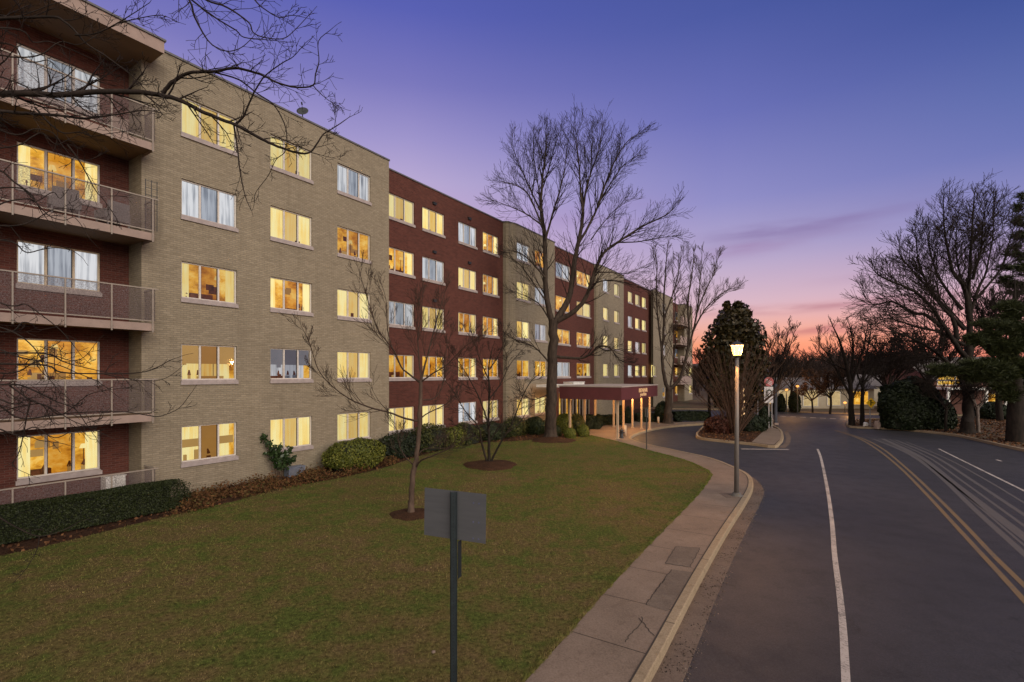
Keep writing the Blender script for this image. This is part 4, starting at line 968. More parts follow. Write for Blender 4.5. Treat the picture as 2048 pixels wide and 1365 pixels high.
# --- small spreading tree in the middle distance
Z2 = 21.8; T = Tree(31, rmin=.006, up=.06, k=4, spread=(25, 52), wig=.12, ratio=.7); b2_ = G(977, 929)
def t2l(path, r0, r1, dz, kids=8, klen=.95, **k): T.limb(px3(path, Z2, Z2 + dz), r0, r1, kids, klen, **k)
t2l([(978, 932), (978, 900), (977, 842), (979, 782), (977, 742), (984, 700)], .085, .02, .4, 12)
t2l([(974, 925), (964, 890), (957, 855), (930, 822), (906, 782), (880, 750)], .05, .01, -1.0, 12)
t2l([(981, 925), (994, 900), (1006, 878), (1023, 850), (1043, 798), (1063, 762), (1088, 742)], .055, .01, -.7, 14)
t2l([(977, 850), (960, 800), (940, 760), (915, 720), (890, 690)], .04, .01, 1.0, 12)
t2l([(978, 800), (1000, 770), (1020, 730), (1045, 700)], .035, .01, 1.2, 11)
t2l([(978, 760), (960, 720), (950, 690), (930, 660)], .03, .008, -1, 9)
t2l([(1010, 870), (1040, 845), (1060, 815), (1090, 800)], .028, .008, .8, 7)
t2l([(972, 915), (960, 880), (930, 860), (905, 850)], .028, .008, 1.2, 7, .7)
t2l([(979, 740), (1000, 705), (1015, 660)], .028, .008, .2, 8)
tr3 = empty('bare_tree', b2_, 0, label='low spreading bare tree with crooked dark limbs in a mulch ring before the hedge', cat='tree'); T.build(tr3, M_BARKD, M_TWIGD)
# --- tree beside the far end of the canopy
Z3 = 40.5; T = Tree(41, rmin=.010, up=.10, k=4, spread=(16, 38), wig=.08, ratio=.74); b3_ = G(1336, 847); flare(T, b3_, .33, .8)
def t3l(path, r0, r1, dz, kids=13, klen=2.0, **k): T.limb(px3(path, Z3, Z3 + dz), r0, r1, kids, klen, **k)
T.limb([b3_ + Vector((0, 0, .5)), P(1337, 815, Z3), P(1338, 778, Z3)], .33, .28, kids=0, lvl=0, trunk=True)
t3l([(1338, 782), (1328, 752), (1324, 710), (1327, 665), (1327.6, 605), (1330, 555), (1334, 505)], .18, .03, .5, 16)
t3l([(1325, 715), (1316, 640), (1312, 580), (1314, 532), (1308, 496)], .09, .02, 1.5, 13)
t3l([(1327, 640), (1345, 590), (1356, 550), (1362, 510)], .08, .02, -1, 12)
t3l([(1339, 780), (1361, 755), (1372, 715), (1378, 670), (1376, 605), (1384, 546), (1388, 512)], .16, .025, -.8, 16)
t3l([(1372, 715), (1388, 655), (1397, 600), (1401, 550), (1404, 508)], .10, .02, .8, 14)
t3l([(1385, 665), (1402, 632), (1417, 611), (1450, 583), (1470, 577)], .08, .018, -.5, 12)
t3l([(1395, 620), (1412, 580), (1428, 546), (1434, 515)], .07, .018, 1.6, 12)
t3l([(1340, 778), (1345, 740), (1350, 690), (1352, 640), (1350, 590)], .09, .02, 1.8, 12)
tr4 = empty('bare_tree', b3_, 0, label='bare tree splitting low into upright limbs, right of the canopy and before the far facade', cat='tree'); T.build(tr4, M_BARK, M_TWIG)

# --- near street tree left of the frame whose branches reach in
Z0 = 7.0; T = Tree(51, rmin=.0030, up=.03, k=4, spread=(28, 62), wig=.15, ratio=.6); tb = Vector((-9.6, 6.6, 0))
T.limb([tb + Vector((0, 0, -.1)), tb + Vector((.05, .05, 2)), tb + Vector((.1, .1, 4)), tb + Vector((.2, .1, 6.5)), tb + Vector((.5, .2, 9.6))], .24, .10, kids=0, lvl=0, trunk=True)
def nl(path, r0, r1, Za, Zb_, kids=7, klen=.42, conn=None, lvl=1, **k):
    kids = int(kids * 1.35); klen *= 1.45; lvl = max(1, lvl)
    pts = px3(path, Za, Zb_)
    if conn is not None: pts = [tb + Vector((.1, .1, conn))] + pts
    T.limb(pts, r0, r1, kids, klen, lvl=lvl, start=.25 if conn is not None else .1, **k)
nl([(-60, 186), (0, 187), (60, 188), (120, 190), (200, 183), (280, 185), (331, 193), (365, 203), (401, 222), (432, 235), (472, 251), (515, 274), (543, 288), (568, 298), (595, 306), (620, 305), (635, 286), (648, 268), (669, 255), (691, 240)], .050, .006, 6.8, 7.4, 24, .5, conn=7.6, lvl=2)
nl([(325, 187), (340, 169), (361, 154), (384, 145), (432, 143), (460, 137), (491, 140), (528, 152), (555, 166), (592, 175), (626, 171), (631, 148), (638, 123), (637, 83), (660, 61)], .030, .004, 7.1, 6.6, 16, .35, lvl=1)
nl([(626, 171), (638, 185), (660, 203), (688, 218)], .008, .003, 6.8, 6.7, 4, .18, lvl=0)
nl([(470, 249), (486, 235), (497, 209), (512, 178), (531, 151), (565, 126), (586, 114), (611, 86)], .018, .004, 7.2, 6.8, 10, .3)
nl([(330, -60), (378, 0), (389, 34), (405, 65), (420, 86), (441, 100), (466, 102), (488, 92), (506, 74)], .016, .004, 6.4, 6.6, 8, .3)
nl([(340, -40), (383, 0), (432, 37), (472, 61), (488, 75), (534, 80), (571, 84)], .015, .004, 6.4, 6.9, 8, .28)
nl([(370, -30), (411, 0), (454, 15), (497, 45), (506, 65), (528, 75), (565, 78), (589, 61), (620, 28)], .014, .004, 6.2, 6.6, 8, .28)
nl([(480, -40), (509, 0), (528, 18), (558, 35), (583, 31), (608, 35)], .011, .0035, 6.2, 6.4, 6, .25)
nl([(468, 252), (475, 298), (481, 348), (491, 394), (503, 422)], .014, .004, 7.2, 7.0, 6, .22)
nl([(430, 145), (478, 160), (515, 188), (546, 209), (568, 246), (574, 277), (569, 305), (552, 320), (537, 351), (512, 385), (509, 403)], .012, .004, 7.0, 7.2, 9, .25)
nl([(-60, 215), (0, 223), (59, 227), (117, 231), (164, 237), (199, 234), (234, 229), (287, 221), (322, 226)], .032, .005, 6.6, 6.9, 14, .4, conn=7.0, lvl=2)
nl([(-60, 40), (0, 37), (59, 35), (108, 34), (129, 44), (147, 59), (173, 88), (205, 108), (234, 129), (264, 152), (300, 190)], .026, .005, 6.6, 7.0, 14, .4, conn=9.0, lvl=2)
nl([(150, 70), (190, 68), (234, 47), (264, 29), (299, 6)], .012, .004, 6.8, 6.6, 8, .28)
nl([(234, 47), (278, 37), (322, 31), (355, 44)], .009, .003, 6.8, 6.8, 6, .22)
nl([(138, 188), (164, 217), (190, 234)], .012, .007, 6.9, 6.9, 4, .3)
nl([(-60, 330), (0, 342), (27, 363), (61, 388), (72, 404), (82, 422), (93, 437)], .018, .005, 6.6, 6.7, 9, .35, conn=6.2)
nl([(135, 290), (152, 312), (170, 342), (191, 381), (209, 402), (235, 440)], .013, .004, 6.9, 7.0, 7, .3)
nl([(70, 215), (98, 246), (117, 262), (133, 267), (160, 265), (185, 273), (209, 269), (260, 262)], .014, .004, 6.9, 7.0, 9, .32)
nl([(-50, 455), (0, 452), (37, 451), (68, 441), (110, 418), (150, 420)], .016, .004, 6.6, 6.8, 9, .35, conn=5.7)
nl([(-60, 700), (0, 706), (92, 708), (123, 722), (150, 731), (210, 745)], .020, .005, 6.6, 7.0, 12, .35, conn=4.3, lvl=2)
nl([(-60, 724), (0, 728), (92, 731), (123, 745), (199, 748), (267, 747), (307, 739), (338, 722), (360, 714)], .018, .004, 6.5, 7.2, 12, .32, conn=4.1)
nl([(-60, 770), (0, 770), (41, 771), (82, 788), (115, 804), (150, 818), (170, 845), (186, 868)], .018, .004, 6.6, 6.9, 12, .35, conn=3.8, lvl=2)
nl([(20, 772), (61, 800), (102, 816), (143, 841), (180, 856), (215, 872)], .011, .004, 6.7, 6.9, 8, .28)
nl([(-40, 800), (0, 812), (41, 837), (102, 832), (154, 826), (246, 824), (307, 833), (330, 830), (359, 816), (381, 788)], .015, .004, 6.6, 7.4, 11, .3, conn=3.4)
nl([(205, 748), (250, 757), (287, 761), (328, 758), (357, 740)], .007, .003, 7.1, 7.2, 5, .2)
nl([(-60, 640), (0, 655), (40, 672), (75, 705), (100, 760), (140, 800)], .016, .004, 6.5, 6.8, 9, .32, conn=4.8)
nl([(-50, 1010), (0, 1036), (38, 1058), (79, 1073), (126, 1061), (155, 1046)], .014, .004, 6.4, 6.7, 4, .25, conn=2.6)
nl([(79, 1073), (73, 1102), (53, 1137), (32, 1161)], .008, .003, 6.7, 6.7, 4, .12, lvl=0)
nl([(60, 800), (40, 900), (25, 930), (60, 950)], .009, .003, 6.7, 6.8, 5, .25)
q = random.Random(77)
for y0, y1, x1 in ((60, 120, 210), (110, 60, 250), (150, 260, 230), (255, 320, 200), (300, 255, 170), (380, 470, 180), (420, 380, 150), (480, 520, 160), (600, 700, 170), (660, 640, 120), (690, 790, 230), (745, 700, 200), (790, 880, 160), (830, 790, 250), (850, 900, 130), (870, 850, 215), (30, 10, 150), (90, 160, 150)):
    n_ = 6; pth = [(-60, y0)] + [(x1 * (i + 1) / n_ + q.uniform(-8, 8), y0 + (y1 - y0) * ((i + 1) / n_) ** 1.3 + q.uniform(-16, 16)) for i in range(n_)]
    nl(pth, .013, .0035, 6.4 + q.uniform(0, .3), 6.7 + q.uniform(0, .5), 7, .26, conn=CAMH - (y0 - HY) * .0065)
tr5 = empty('bare_tree', tb, 0, label='nearest bare tree whose long thin branches reach in across the balconies from the left edge', cat='tree'); T.build(tr5, M_BARK, M_TWIGD)

# --- large spreading trees on the right
Zr = 34.0; T = Tree(61, rmin=.010, up=.04, k=4, spread=(18, 44), wig=.07, ratio=.76); b6 = G(1935, 867); flare(T, b6, .36, .8)
def rl(path, r0, r1, dz, kids=13, klen=2.1, **k): T.limb(px3(path, Zr, Zr + dz), r0, r1, int(kids * 1.9), klen * 1.15, **k)
T.limb([b6 + Vector((0, 0, .5)), P(1936, 830, Zr), P(1934, 780, Zr), P(1938, 700, Zr)], .36, .28, kids=0, lvl=0, trunk=True)
rl([(1938, 705), (1940, 640), (1938, 590), (1940, 525), (1944, 460), (1948, 398)], .22, .03, .5, 18)
rl([(1938, 640), (1930, 580), (1906, 543), (1895, 498), (1888, 450), (1887, 410)], .17, .02, -1, 16)
rl([(1940, 630), (1960, 570), (1970, 550), (1984, 485), (1990, 395)], .12, .02, 1, 16)
rl([(1937, 720), (1919, 700), (1890, 656), (1864, 617), (1829, 583), (1785, 564), (1758, 551), (1740, 532)], .19, .018, -2.0, 22)
rl([(1915, 680), (1903, 630), (1864, 585), (1837, 525), (1832, 462)], .17, .018, 1.0, 18)
rl([(1890, 660), (1855, 632), (1824, 625), (1785, 604), (1745, 609), (1726, 585)], .15, .016, .7, 16)
rl([(1925, 760), (1890, 720), (1850, 690), (1800, 668), (1752, 660)], .16, .016, -2.0, 16)
rl([(1900, 730), (1870, 715), (1830, 715), (1790, 705), (1760, 715)], .07, .014, 1.5, 12, 1.6)
rl([(1942, 700), (1975, 660), (2010, 630), (2050, 600), (2090, 560)], .12, .02, -1, 16)
rl([(1925, 620), (1880, 560), (1860, 500), (1858, 455)], .12, .016, 2.2, 14)
rl([(1930, 660), (1885, 615), (1850, 570), (1810, 525), (1795, 500)], .13, .016, 1.4, 15)
rl([(1928, 690), (1880, 665), (1835, 655), (1790, 640), (1755, 635)], .12, .016, -1.2, 15)
rl([(1945, 560), (1962, 500), (1965, 450), (1972, 410)], .10, .016, -1.8, 15)
rl([(1938, 610), (1920, 550), (1912, 490), (1916, 430)], .10, .016, 2.4, 15)
rl([(1950, 600), (2000, 540), (2020, 480), (2035, 430)], .09, .016, 2.0, 16)
tr6 = empty('bare_tree', b6, 0, label='great bare tree with limbs fanning out to the left, thick trunk beyond the right kerb', cat='tree'); T.build(tr6, M_BARKD, M_TWIGD)

Zq = 38.5; T = Tree(71, rmin=.011, up=.10, k=4, spread=(24, 50)); b7 = G(1704, 856)
def ql(path, r0, r1, dz, kids=13, klen=1.7, Zz=Zq, **k): T.limb(px3(path, Zz, Zz + dz), r0, r1, kids, klen, **k)
ql([(1704, 860), (1703, 820), (1700, 770), (1690, 720), (1678, 680), (1664, 650)], .26, .03, -.5, 14)
ql([(1700, 775), (1704, 730), (1706, 690), (1700, 655)], .14, .03, .6, 14)
ql([(1701, 770), (1716, 730), (1728, 690), (1735, 655)], .12, .03, -1, 14)
ql([(1700, 790), (1678, 750), (1660, 715), (1640, 690), (1636, 668)], .11, .02, .8, 13)
ql([(1692, 740), (1670, 730), (1650, 722), (1628, 705)], .07, .02, -1.2, 10)
ql([(1703, 800), (1722, 760), (1745, 725), (1760, 700)], .10, .02, 1, 12)
tr7 = empty('bare_tree', b7, 0, label='dark bare tree with a straight trunk at the far kerb, left of the yellow sign', cat='tree'); T.build(tr7, M_BARKD, M_TWIGD)
T = Tree(72, rmin=.011, up=.10, k=4, spread=(24, 50)); b7b = G(1724, 855)
ql([(1724, 857), (1725, 800), (1727, 750), (1735, 700), (1742, 660)], .18, .03, .8, 15, Zz=38.8)
ql([(1726, 770), (1745, 740), (1768, 715), (1790, 690)], .09, .02, 0, 12, Zz=38.8)
ql([(1726, 780), (1712, 740), (1704, 700), (1694, 665)], .09, .02, 0, 12, Zz=38.8)
tr7b = empty('bare_tree', b7b, 0, label='second dark bare trunk just right of the tree at the bend, before the white post', cat='tree'); T.build(tr7b, M_BARKD, M_TWIGD)
# smaller ones on the verge
def small_tree(seed, px, py, top, w, label, mb=M_BARKD, mt=M_TWIGD, r=.12, rmin=.012, n=6, klen=1.2, kids=10, fork=.45, group=None, lvl=2, flat=.35):
    b = G(px, py); Z = b.y; k_ = Z / FPX; h = CAMH - (top - HY) * k_; T = Tree(seed, rmin=rmin, up=.12, k=4, spread=(22, 46)); rr = random.Random(seed)
    f = b + Vector((rr.uniform(-.1, .1), 0, h * fork)); T.limb([b, b.lerp(f, .5) + Vector((rr.uniform(-.08, .08), 0, 0)), f], r, r * .8, kids=0, lvl=0, trunk=True)
    for i in range(n):
        a = 2 * math.pi * (i + rr.random() * .6) / n; W = w * k_ / 2 * rr.uniform(.55, 1.0); e_ = b + Vector((W * math.cos(a), W * math.sin(a), h * rr.uniform(.72, 1.0)))
        m_ = f.lerp(e_, .45) + Vector((0, 0, -h * .04)) ; T.limb([f - Vector((0, 0, rr.uniform(0, h * .12))), m_, e_], r * .5, rmin * 1.5, kids, klen, lvl=lvl)
    e = empty('bare_tree', b, 0, label=label, cat='tree', group=group); T.build(e, mb, mt); return e
small_tree(81, 1892, 864, 742, 120, 'small thin bare tree between the dark evergreens and the great trunk', r=.10)
small_tree(82, 1957, 866, 745, 100, 'slim pale barked tree just right of the great bare trunk', mb=bark('pale_bark', (.10, .08, .07), (.20, .16, .14)), r=.11)
small_tree(83, 1549, 829.5, 658, 110, 'bare tree standing against the sunset just right of the lit street lamp', r=.24, rmin=.017, n=8, klen=2.0, kids=9, fork=.3)
small_tree(84, 1660, 829, 740, 90, 'small round crowned brown tree before the pale house across the street', r=.12, rmin=.02, n=8, kids=12, mt=M_TWIGR)
small_tree(85, 1625, 826, 765, 60, 'little low bare tree by the lit pale wall across the street', r=.10, rmin=.02, n=6, klen=.9, kids=8, mt=M_TWIGR)
small_tree(86, 1583, 823, 700, 90, 'bare tree beside the glowing corner of the street opposite', r=.14, rmin=.016, n=6, klen=1.4, kids=8)
small_tree(87, 1420, 838, 700, 100, 'bare tree between the far balconies and the dark evergreen', r=.14, rmin=.02, n=7, klen=1.6, kids=11, mt=M_TWIGR)
small_tree(88, 1775, 838, 690, 130, 'bare tree rising behind the dark evergreen mass on the right', r=.2, rmin=.022, n=8, klen=2.0, kids=12)
small_tree(89, 1860, 838, 660, 150, 'bare tree behind the evergreens, left of the great trunk', r=.2, rmin=.022, n=8, klen=2.2, kids=12)
small_tree(90, 2000, 842, 560, 200, 'tall bare tree behind the pine at the right edge', r=.26, rmin=.02, n=9, klen=2.2, kids=13)

# --- fan-shaped bare shrub on the island
T = Tree(101, rmin=.009, up=.05, k=3, spread=(12, 30), wig=.09, ratio=.6); b8 = G(1468, 868)
rr = random.Random(5)
for i in range(66):
    a = rr.uniform(0, 2 * math.pi); tilt = rr.uniform(.05, .95); h = 5.4 * (1.08 - .38 * tilt ** 2) * rr.uniform(.8, 1.05); W = 4.7 * tilt ** 1.15
    e_ = b8 + Vector((W * math.cos(a), W * math.sin(a) * .7, h)); s0 = b8 + Vector((.35 * math.cos(a) * tilt, .3 * math.sin(a), 0)); m_ = s0.lerp(e_, .45) + Vector((-W * math.cos(a) * .08, 0, h * .04))
    T.limb([s0, m_, e_], .035, .011, 5, 1.1, lvl=1, start=.35)
sh = empty('vase_shaped_shrub', b8, 0, label='wide bare shrub fanning up from the traffic island behind the street lamp', cat='shrub'); T.build(sh, M_TWIGR, M_TWIGR)

# ================================================================== LEAFY THINGS
def leaf_mat(name, a, b, c=None, rough=.6):
    s = NT(name); g = s.n('ShaderNodeNewGeometry'); rnd = g.outputs['Random Per Island']; o = s.obj(); f = s.noise(o, 1.2, 3)
    col = s.ramp(s.math('ADD', s.math('MULTIPLY', rnd, .6), s.math('MULTIPLY', f, .4)), [(.15, a), (.55, b), (.9, c or b)]); s.bsdf(col, rough, spec=.25); return s.m
M_HEDGE = leaf_mat('clipped_hedge_leaves', (.006, .009, .002), (.016, .023, .005), (.034, .042, .010))
M_YGREEN = leaf_mat('yellow_green_leaves', (.035, .045, .006), (.085, .095, .012), (.15, .14, .02))
M_OLIVE = leaf_mat('olive_leaves', (.018, .024, .006), (.042, .048, .010), (.075, .065, .014))
M_DGREEN = leaf_mat('dark_evergreen_leaves', (.004, .007, .003), (.010, .017, .005), (.020, .028, .009))
M_GLOSS = leaf_mat('glossy_leaves', (.010, .020, .006), (.022, .042, .012), (.05, .075, .03), .3)
M_NEEDLE = leaf_mat('pine_needles', (.010, .014, .004), (.026, .034, .009), (.055, .060, .018))
M_LITTER = leaf_mat('fallen_leaves', (.035, .014, .007), (.085, .035, .014), (.17, .08, .032), .9)
M_DRY = leaf_mat('dry_ground_cover', (.045, .020, .008), (.12, .052, .018), (.035, .050, .012), .9)
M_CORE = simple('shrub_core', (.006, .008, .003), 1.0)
def rand_dirs(n):
    v = rng.normal(size=(n, 3)); return v / np.linalg.norm(v, axis=1, keepdims=True)
def leaves_np(pos, nrm, size, jit=.6, aspect=1.6):
    n = len(pos); nn = nrm + rng.normal(size=(n, 3)) * jit; nn /= np.linalg.norm(nn, axis=1, keepdims=True) + 1e-9
    a = np.cross(nn, rand_dirs(n)); a /= np.linalg.norm(a, axis=1, keepdims=True) + 1e-9; b = np.cross(nn, a)
    s_ = size * rng.uniform(.6, 1.3, size=(n, 1)); a = a * s_ * aspect * .5; b = b * s_ * .5
    V = np.stack([pos - a, pos - a * .1 + b, pos + a, pos - a * .1 - b], axis=1).reshape(-1, 3); F = np.arange(n * 4).reshape(n, 4); return V, F
def blob_noise(d, seed, amp):
    r = np.random.default_rng(seed); out = np.zeros(len(d))
    for i in range(10): k = r.normal(size=3) * (1.5 + i * .7); out += np.sin(d @ k + r.uniform(0, 6.28)) * amp / (1 + i * .35)
    return out
def shrub(name, c, rad, n, size, mat, label, cat='shrub', group=None, kind='ball', seed=0, amp=.05, jit=.5, core=True, depth=.16, lo=-.2, rz=0, gap=0):
    """c: base point; rad: half sizes (x, y, z)"""
    rx, ry, rzz = rad; e = empty(name, c, rz, label=label, cat=cat, group=group)
    if kind == 'ball':
        d = rand_dirs(int(n * 1.4)); d = d[d[:, 2] > -.78][:n]; r = 1 + blob_noise(d, seed, amp) - np.abs(rng.normal(size=len(d))) * depth
        if gap: keep = blob_noise(d * 2.2, seed + 5, .3) > -gap; d = d[keep]; r = r[keep]
        pos = d * r[:, None] * np.array([rx, ry, rzz * .62]) + np.array([0, 0, rzz * .40 + .0]); pos[:, 2] = np.maximum(pos[:, 2] * 1, .02); nr = d
    else:   # clipped box
        u = rng.uniform(-1, 1, size=(n, 3)); w = np.array([ry * rzz, rx * rzz, rx * ry * 1.2]); w = w / w.sum(); ax = rng.choice(3, size=n, p=w); sg_ = np.where(rng.random(n) < .5, -1., 1.); sg_[ax == 2] = 1
        pw = 1.0; u[np.arange(n), ax] = sg_; nr = np.zeros((n, 3)); nr[np.arange(n), ax] = sg_
        L_ = (np.abs(u) ** 9).sum(1) ** (1 / 9); u = u / L_[:, None]
        r = 1 + blob_noise(u * np.array([rx, ry, rzz]) * 1.6, seed, amp) - np.abs(rng.normal(size=n)) * depth * .35
        pos = u * r[:, None] * np.array([rx, ry, rzz / 2]) + np.array([0, 0, rzz / 2]); pos[:, 2] = np.maximum(pos[:, 2], .02)
    V, F = leaves_np(pos, nr, size, jit); np_mesh('foliage', V, F, mat, e)
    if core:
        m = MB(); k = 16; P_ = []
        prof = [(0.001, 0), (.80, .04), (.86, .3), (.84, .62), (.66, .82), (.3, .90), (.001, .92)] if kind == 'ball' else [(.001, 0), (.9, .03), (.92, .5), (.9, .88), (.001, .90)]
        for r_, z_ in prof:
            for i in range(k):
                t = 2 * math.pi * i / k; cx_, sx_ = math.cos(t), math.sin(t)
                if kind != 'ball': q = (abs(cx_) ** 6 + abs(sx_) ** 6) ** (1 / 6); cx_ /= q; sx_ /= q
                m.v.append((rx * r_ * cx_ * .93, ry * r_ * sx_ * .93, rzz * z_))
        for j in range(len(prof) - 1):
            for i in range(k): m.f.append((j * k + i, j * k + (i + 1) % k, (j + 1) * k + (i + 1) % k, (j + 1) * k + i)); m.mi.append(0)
        m.build('dark_core', M_CORE, e)  # solid dark core added inside the leaves to block light
    return e
# long clipped hedge in front of the patio
h0 = G(-40, 1135); h1 = BW(BU(372, -1.35), -1.4); hm = BW(-10.4 - 3.2, -1.42)
hc = BW(-13.35, -1.45); shrub('clipped_hedge', hc, (3.75, .50, .80), 60000, .026, M_HEDGE, 'long dark clipped hedge below the ground floor patio', 'hedge', kind='box', seed=3, amp=.012, rz=BROT, jit=.7)
shrub('rounded_shrub', BW(BU(712, -1.0), -1.05), (1.45, .95, 1.22), 15000, .055, M_YGREEN, 'broad rounded yellow green shrub at the right corner of the beige wall', seed=4, amp=.07, depth=.2, rz=BROT)
reds = [(800, .75 - 1.25, 1.5, .8, 1.15, M_DGREEN, 'dark clipped shrub under the first windows of the red wall'), (862, -.35, 1.25, .8, 1.25, M_OLIVE, 'olive yellow shrub behind the young tree at the red wall'),
        (905, -.45, .9, .7, 1.05, M_YGREEN, 'small yellow green shrub left of the cool lit ground floor window'), (935, -.5, 1.1, .75, 1.2, M_OLIVE, 'yellowish shrub under the cool lit ground floor window'),
        (985, -.5, 1.6, .8, 1.05, M_HEDGE, 'dark low shrub behind the small spreading tree'), (1028, -.6, 1.3, .8, 1.05, M_OLIVE, 'olive shrub at the corner of the first rounded bay')]
for i, (x, v, a, b, h, m, lab) in enumerate(reds): shrub('shrub', BW(BU(x, v), v), (a, b, h), 6500, .07, m, lab, group=None, seed=10 + i, amp=.11, depth=.24, rz=BROT)
def pxshrub(px, base, top, w, m, lab, n=4000, size=.08, name='shrub', ratio=.9, **k):
    b = G(px, base); kk = b.y / FPX; return shrub(name, b, (w * kk / 2, w * kk / 2 * ratio, CAMH - (top - HY) * kk), n, size, m, lab, **k)
pxshrub(1070, 868, 836, 46, M_HEDGE, 'dark clipped shrub directly left of the big forked trunk', 6000)
pxshrub(1128, 866, 829, 36, M_YGREEN, 'tall yellow green shrub just right of the big forked trunk', 5000)
pxshrub(1152, 864, 829, 40, M_OLIVE, 'olive gold shrub before the dark entrance glazing', 5000)
pxshrub(1140, 876.5, 857, 26, M_YGREEN, 'small clipped ball shrub nearest the lawn right of the big trunk', 4000, .05)
pxshrub(1166, 873, 850, 26, M_YGREEN, 'clipped ball shrub at the edge of the entrance paving', 4000, .05)
pxshrub(1112, 873, 852, 22, M_HEDGE, 'low dark shrub tucked behind the big forked trunk', 3500, .06)
pxshrub(1185, 858, 831, 34, M_DGREEN, 'dark hedge at the left end of the canopy', 4000, kind='box')
pxshrub(1222, 849, 832, 44, M_DGREEN, 'low dark hedge under the middle of the canopy', 4000, kind='box')
pxshrub(1241, 848, 813, 15, M_DGREEN, 'narrow upright evergreen behind the canopy posts, left one of the pair', 3000)
pxshrub(1256, 847, 815, 14, M_DGREEN, 'narrow upright evergreen behind the canopy posts, right one of the pair', 3000)
pxshrub(1325, 845, 805, 32, M_DGREEN, 'round dark evergreen bush before the far beige wall, right of the canopy', 5000, .09)
pxshrub(1290, 843, 828, 40, M_DGREEN, 'low dark planting behind the far canopy posts', 3500, .09, kind='box')
pxshrub(1380, 842, 824, 70, M_DGREEN, 'long dark hedge below the far balconies', 5000, .1, kind='box', ratio=.3)
pxshrub(1437, 866, 834, 56, leaf_mat('russet_leaves', (.03, .010, .007), (.07, .022, .014), (.10, .035, .02)), 'low russet leaved bush at the left tip of the island', 5000, .09, amp=.12, depth=.3, core=False)
pxshrub(1500, 862, 830, 60, M_DGREEN, 'dark green bush filling the island left of the signs', 7000, .09, amp=.1)
pxshrub(1528, 856, 812, 26, M_DGREEN, 'upright dark green bush behind the island signs', 4000, .09)
pxshrub(1822, 857.5, 762, 122, M_DGREEN, 'massive dark evergreen thicket at the far kerb right of the yellow sign', 26000, .13, name='evergreen_thicket', ratio=.6, amp=.07)
pxshrub(1790, 857, 771, 40, M_DGREEN, 'dark column of evergreen forming the left end of the thicket', 9000, .12, name='evergreen_thicket', kind='box')
pxshrub(1880, 858, 800, 60, M_DGREEN, 'lower dark evergreen between the thicket and the great trunk', 8000, .12, ratio=.6)
pxshrub(1984, 838, 806, 60, M_DGREEN, 'dark bush beside the porch on the right', 5000, .14)
pxshrub(1589, 823, 784, 22, M_DGREEN, 'round dark tree bush at the corner opposite, left of the pale wall', 3000, .16)
pxshrub(1562, 823, 790, 16, M_DGREEN, 'narrow dark evergreen beside the glowing corner', 2500, .16)
# pale stones / bins at the kerb left of the thicket
for i, (x, y, w, h, c, lab) in enumerate(((1731, 853, 9, 8, M_WHITE, 'small white rock below the yellow sign'), (1742, 853, 9, 6, M_CONC, 'flat tan rock below the yellow sign'), (1754, 856, 12, 14, M_CONC, 'squat tan block beside the dark thicket'))):
    b = G(x, y); kk = b.y / FPX; e = empty('stone', b, 0, label=lab, cat='stone'); m = MB(); q = random.Random(i)
    m.lathe([(w * kk * .5, -.05), (w * kk * .52, h * kk * .3), (w * kk * .46, h * kk * .8), (w * kk * .2, h * kk), (0, h * kk * 1.02)], k=9); m.v = [(a + q.uniform(-.03, .03), b_ + q.uniform(-.03, .03), c_ + q.uniform(-.02, .02)) for a, b_, c_ in m.v]; m.build('stone_body', c, e)
# broad-leaved shrub at the beige wall
b = BW(BU(556, -.45), -.5); T = Tree(121, rmin=.006, up=.1, k=3, spread=(20, 45)); q = random.Random(8); tips = []
for (dx_, h_) in ((-.55, 1.62), (-.3, 1.1), (.05, 1.25), (.4, 1.15), (.62, .8), (.2, .9)):
    e_ = b + Vector((dx_ * 1.0, q.uniform(-.2, .1), h_)); T.limb([b + Vector((dx_ * .15, 0, 0)), b.lerp(e_, .5) + Vector((-dx_ * .1, 0, .05)), e_], .018, .006, 5, .3, lvl=1, start=.35)
sh = empty('broadleaf_shrub', b, 0, label='lanky glossy leaved evergreen shrub against the beige wall under the middle window', cat='shrub'); T.build(sh, M_TWIGR, M_TWIGR)
pts = np.array([tuple(Vector(p) - b) for l in T.crown for p in l[0]]); pts = pts[pts[:, 2] > .42]; pos = pts[rng.integers(0, len(pts), 900)] + rng.normal(size=(900, 3)) * .055
V, F = leaves_np(pos, np.tile([.3, -.6, .6], (900, 1)), .085, .8, 1.7); np_mesh('leaves', V, F, M_GLOSS, sh)

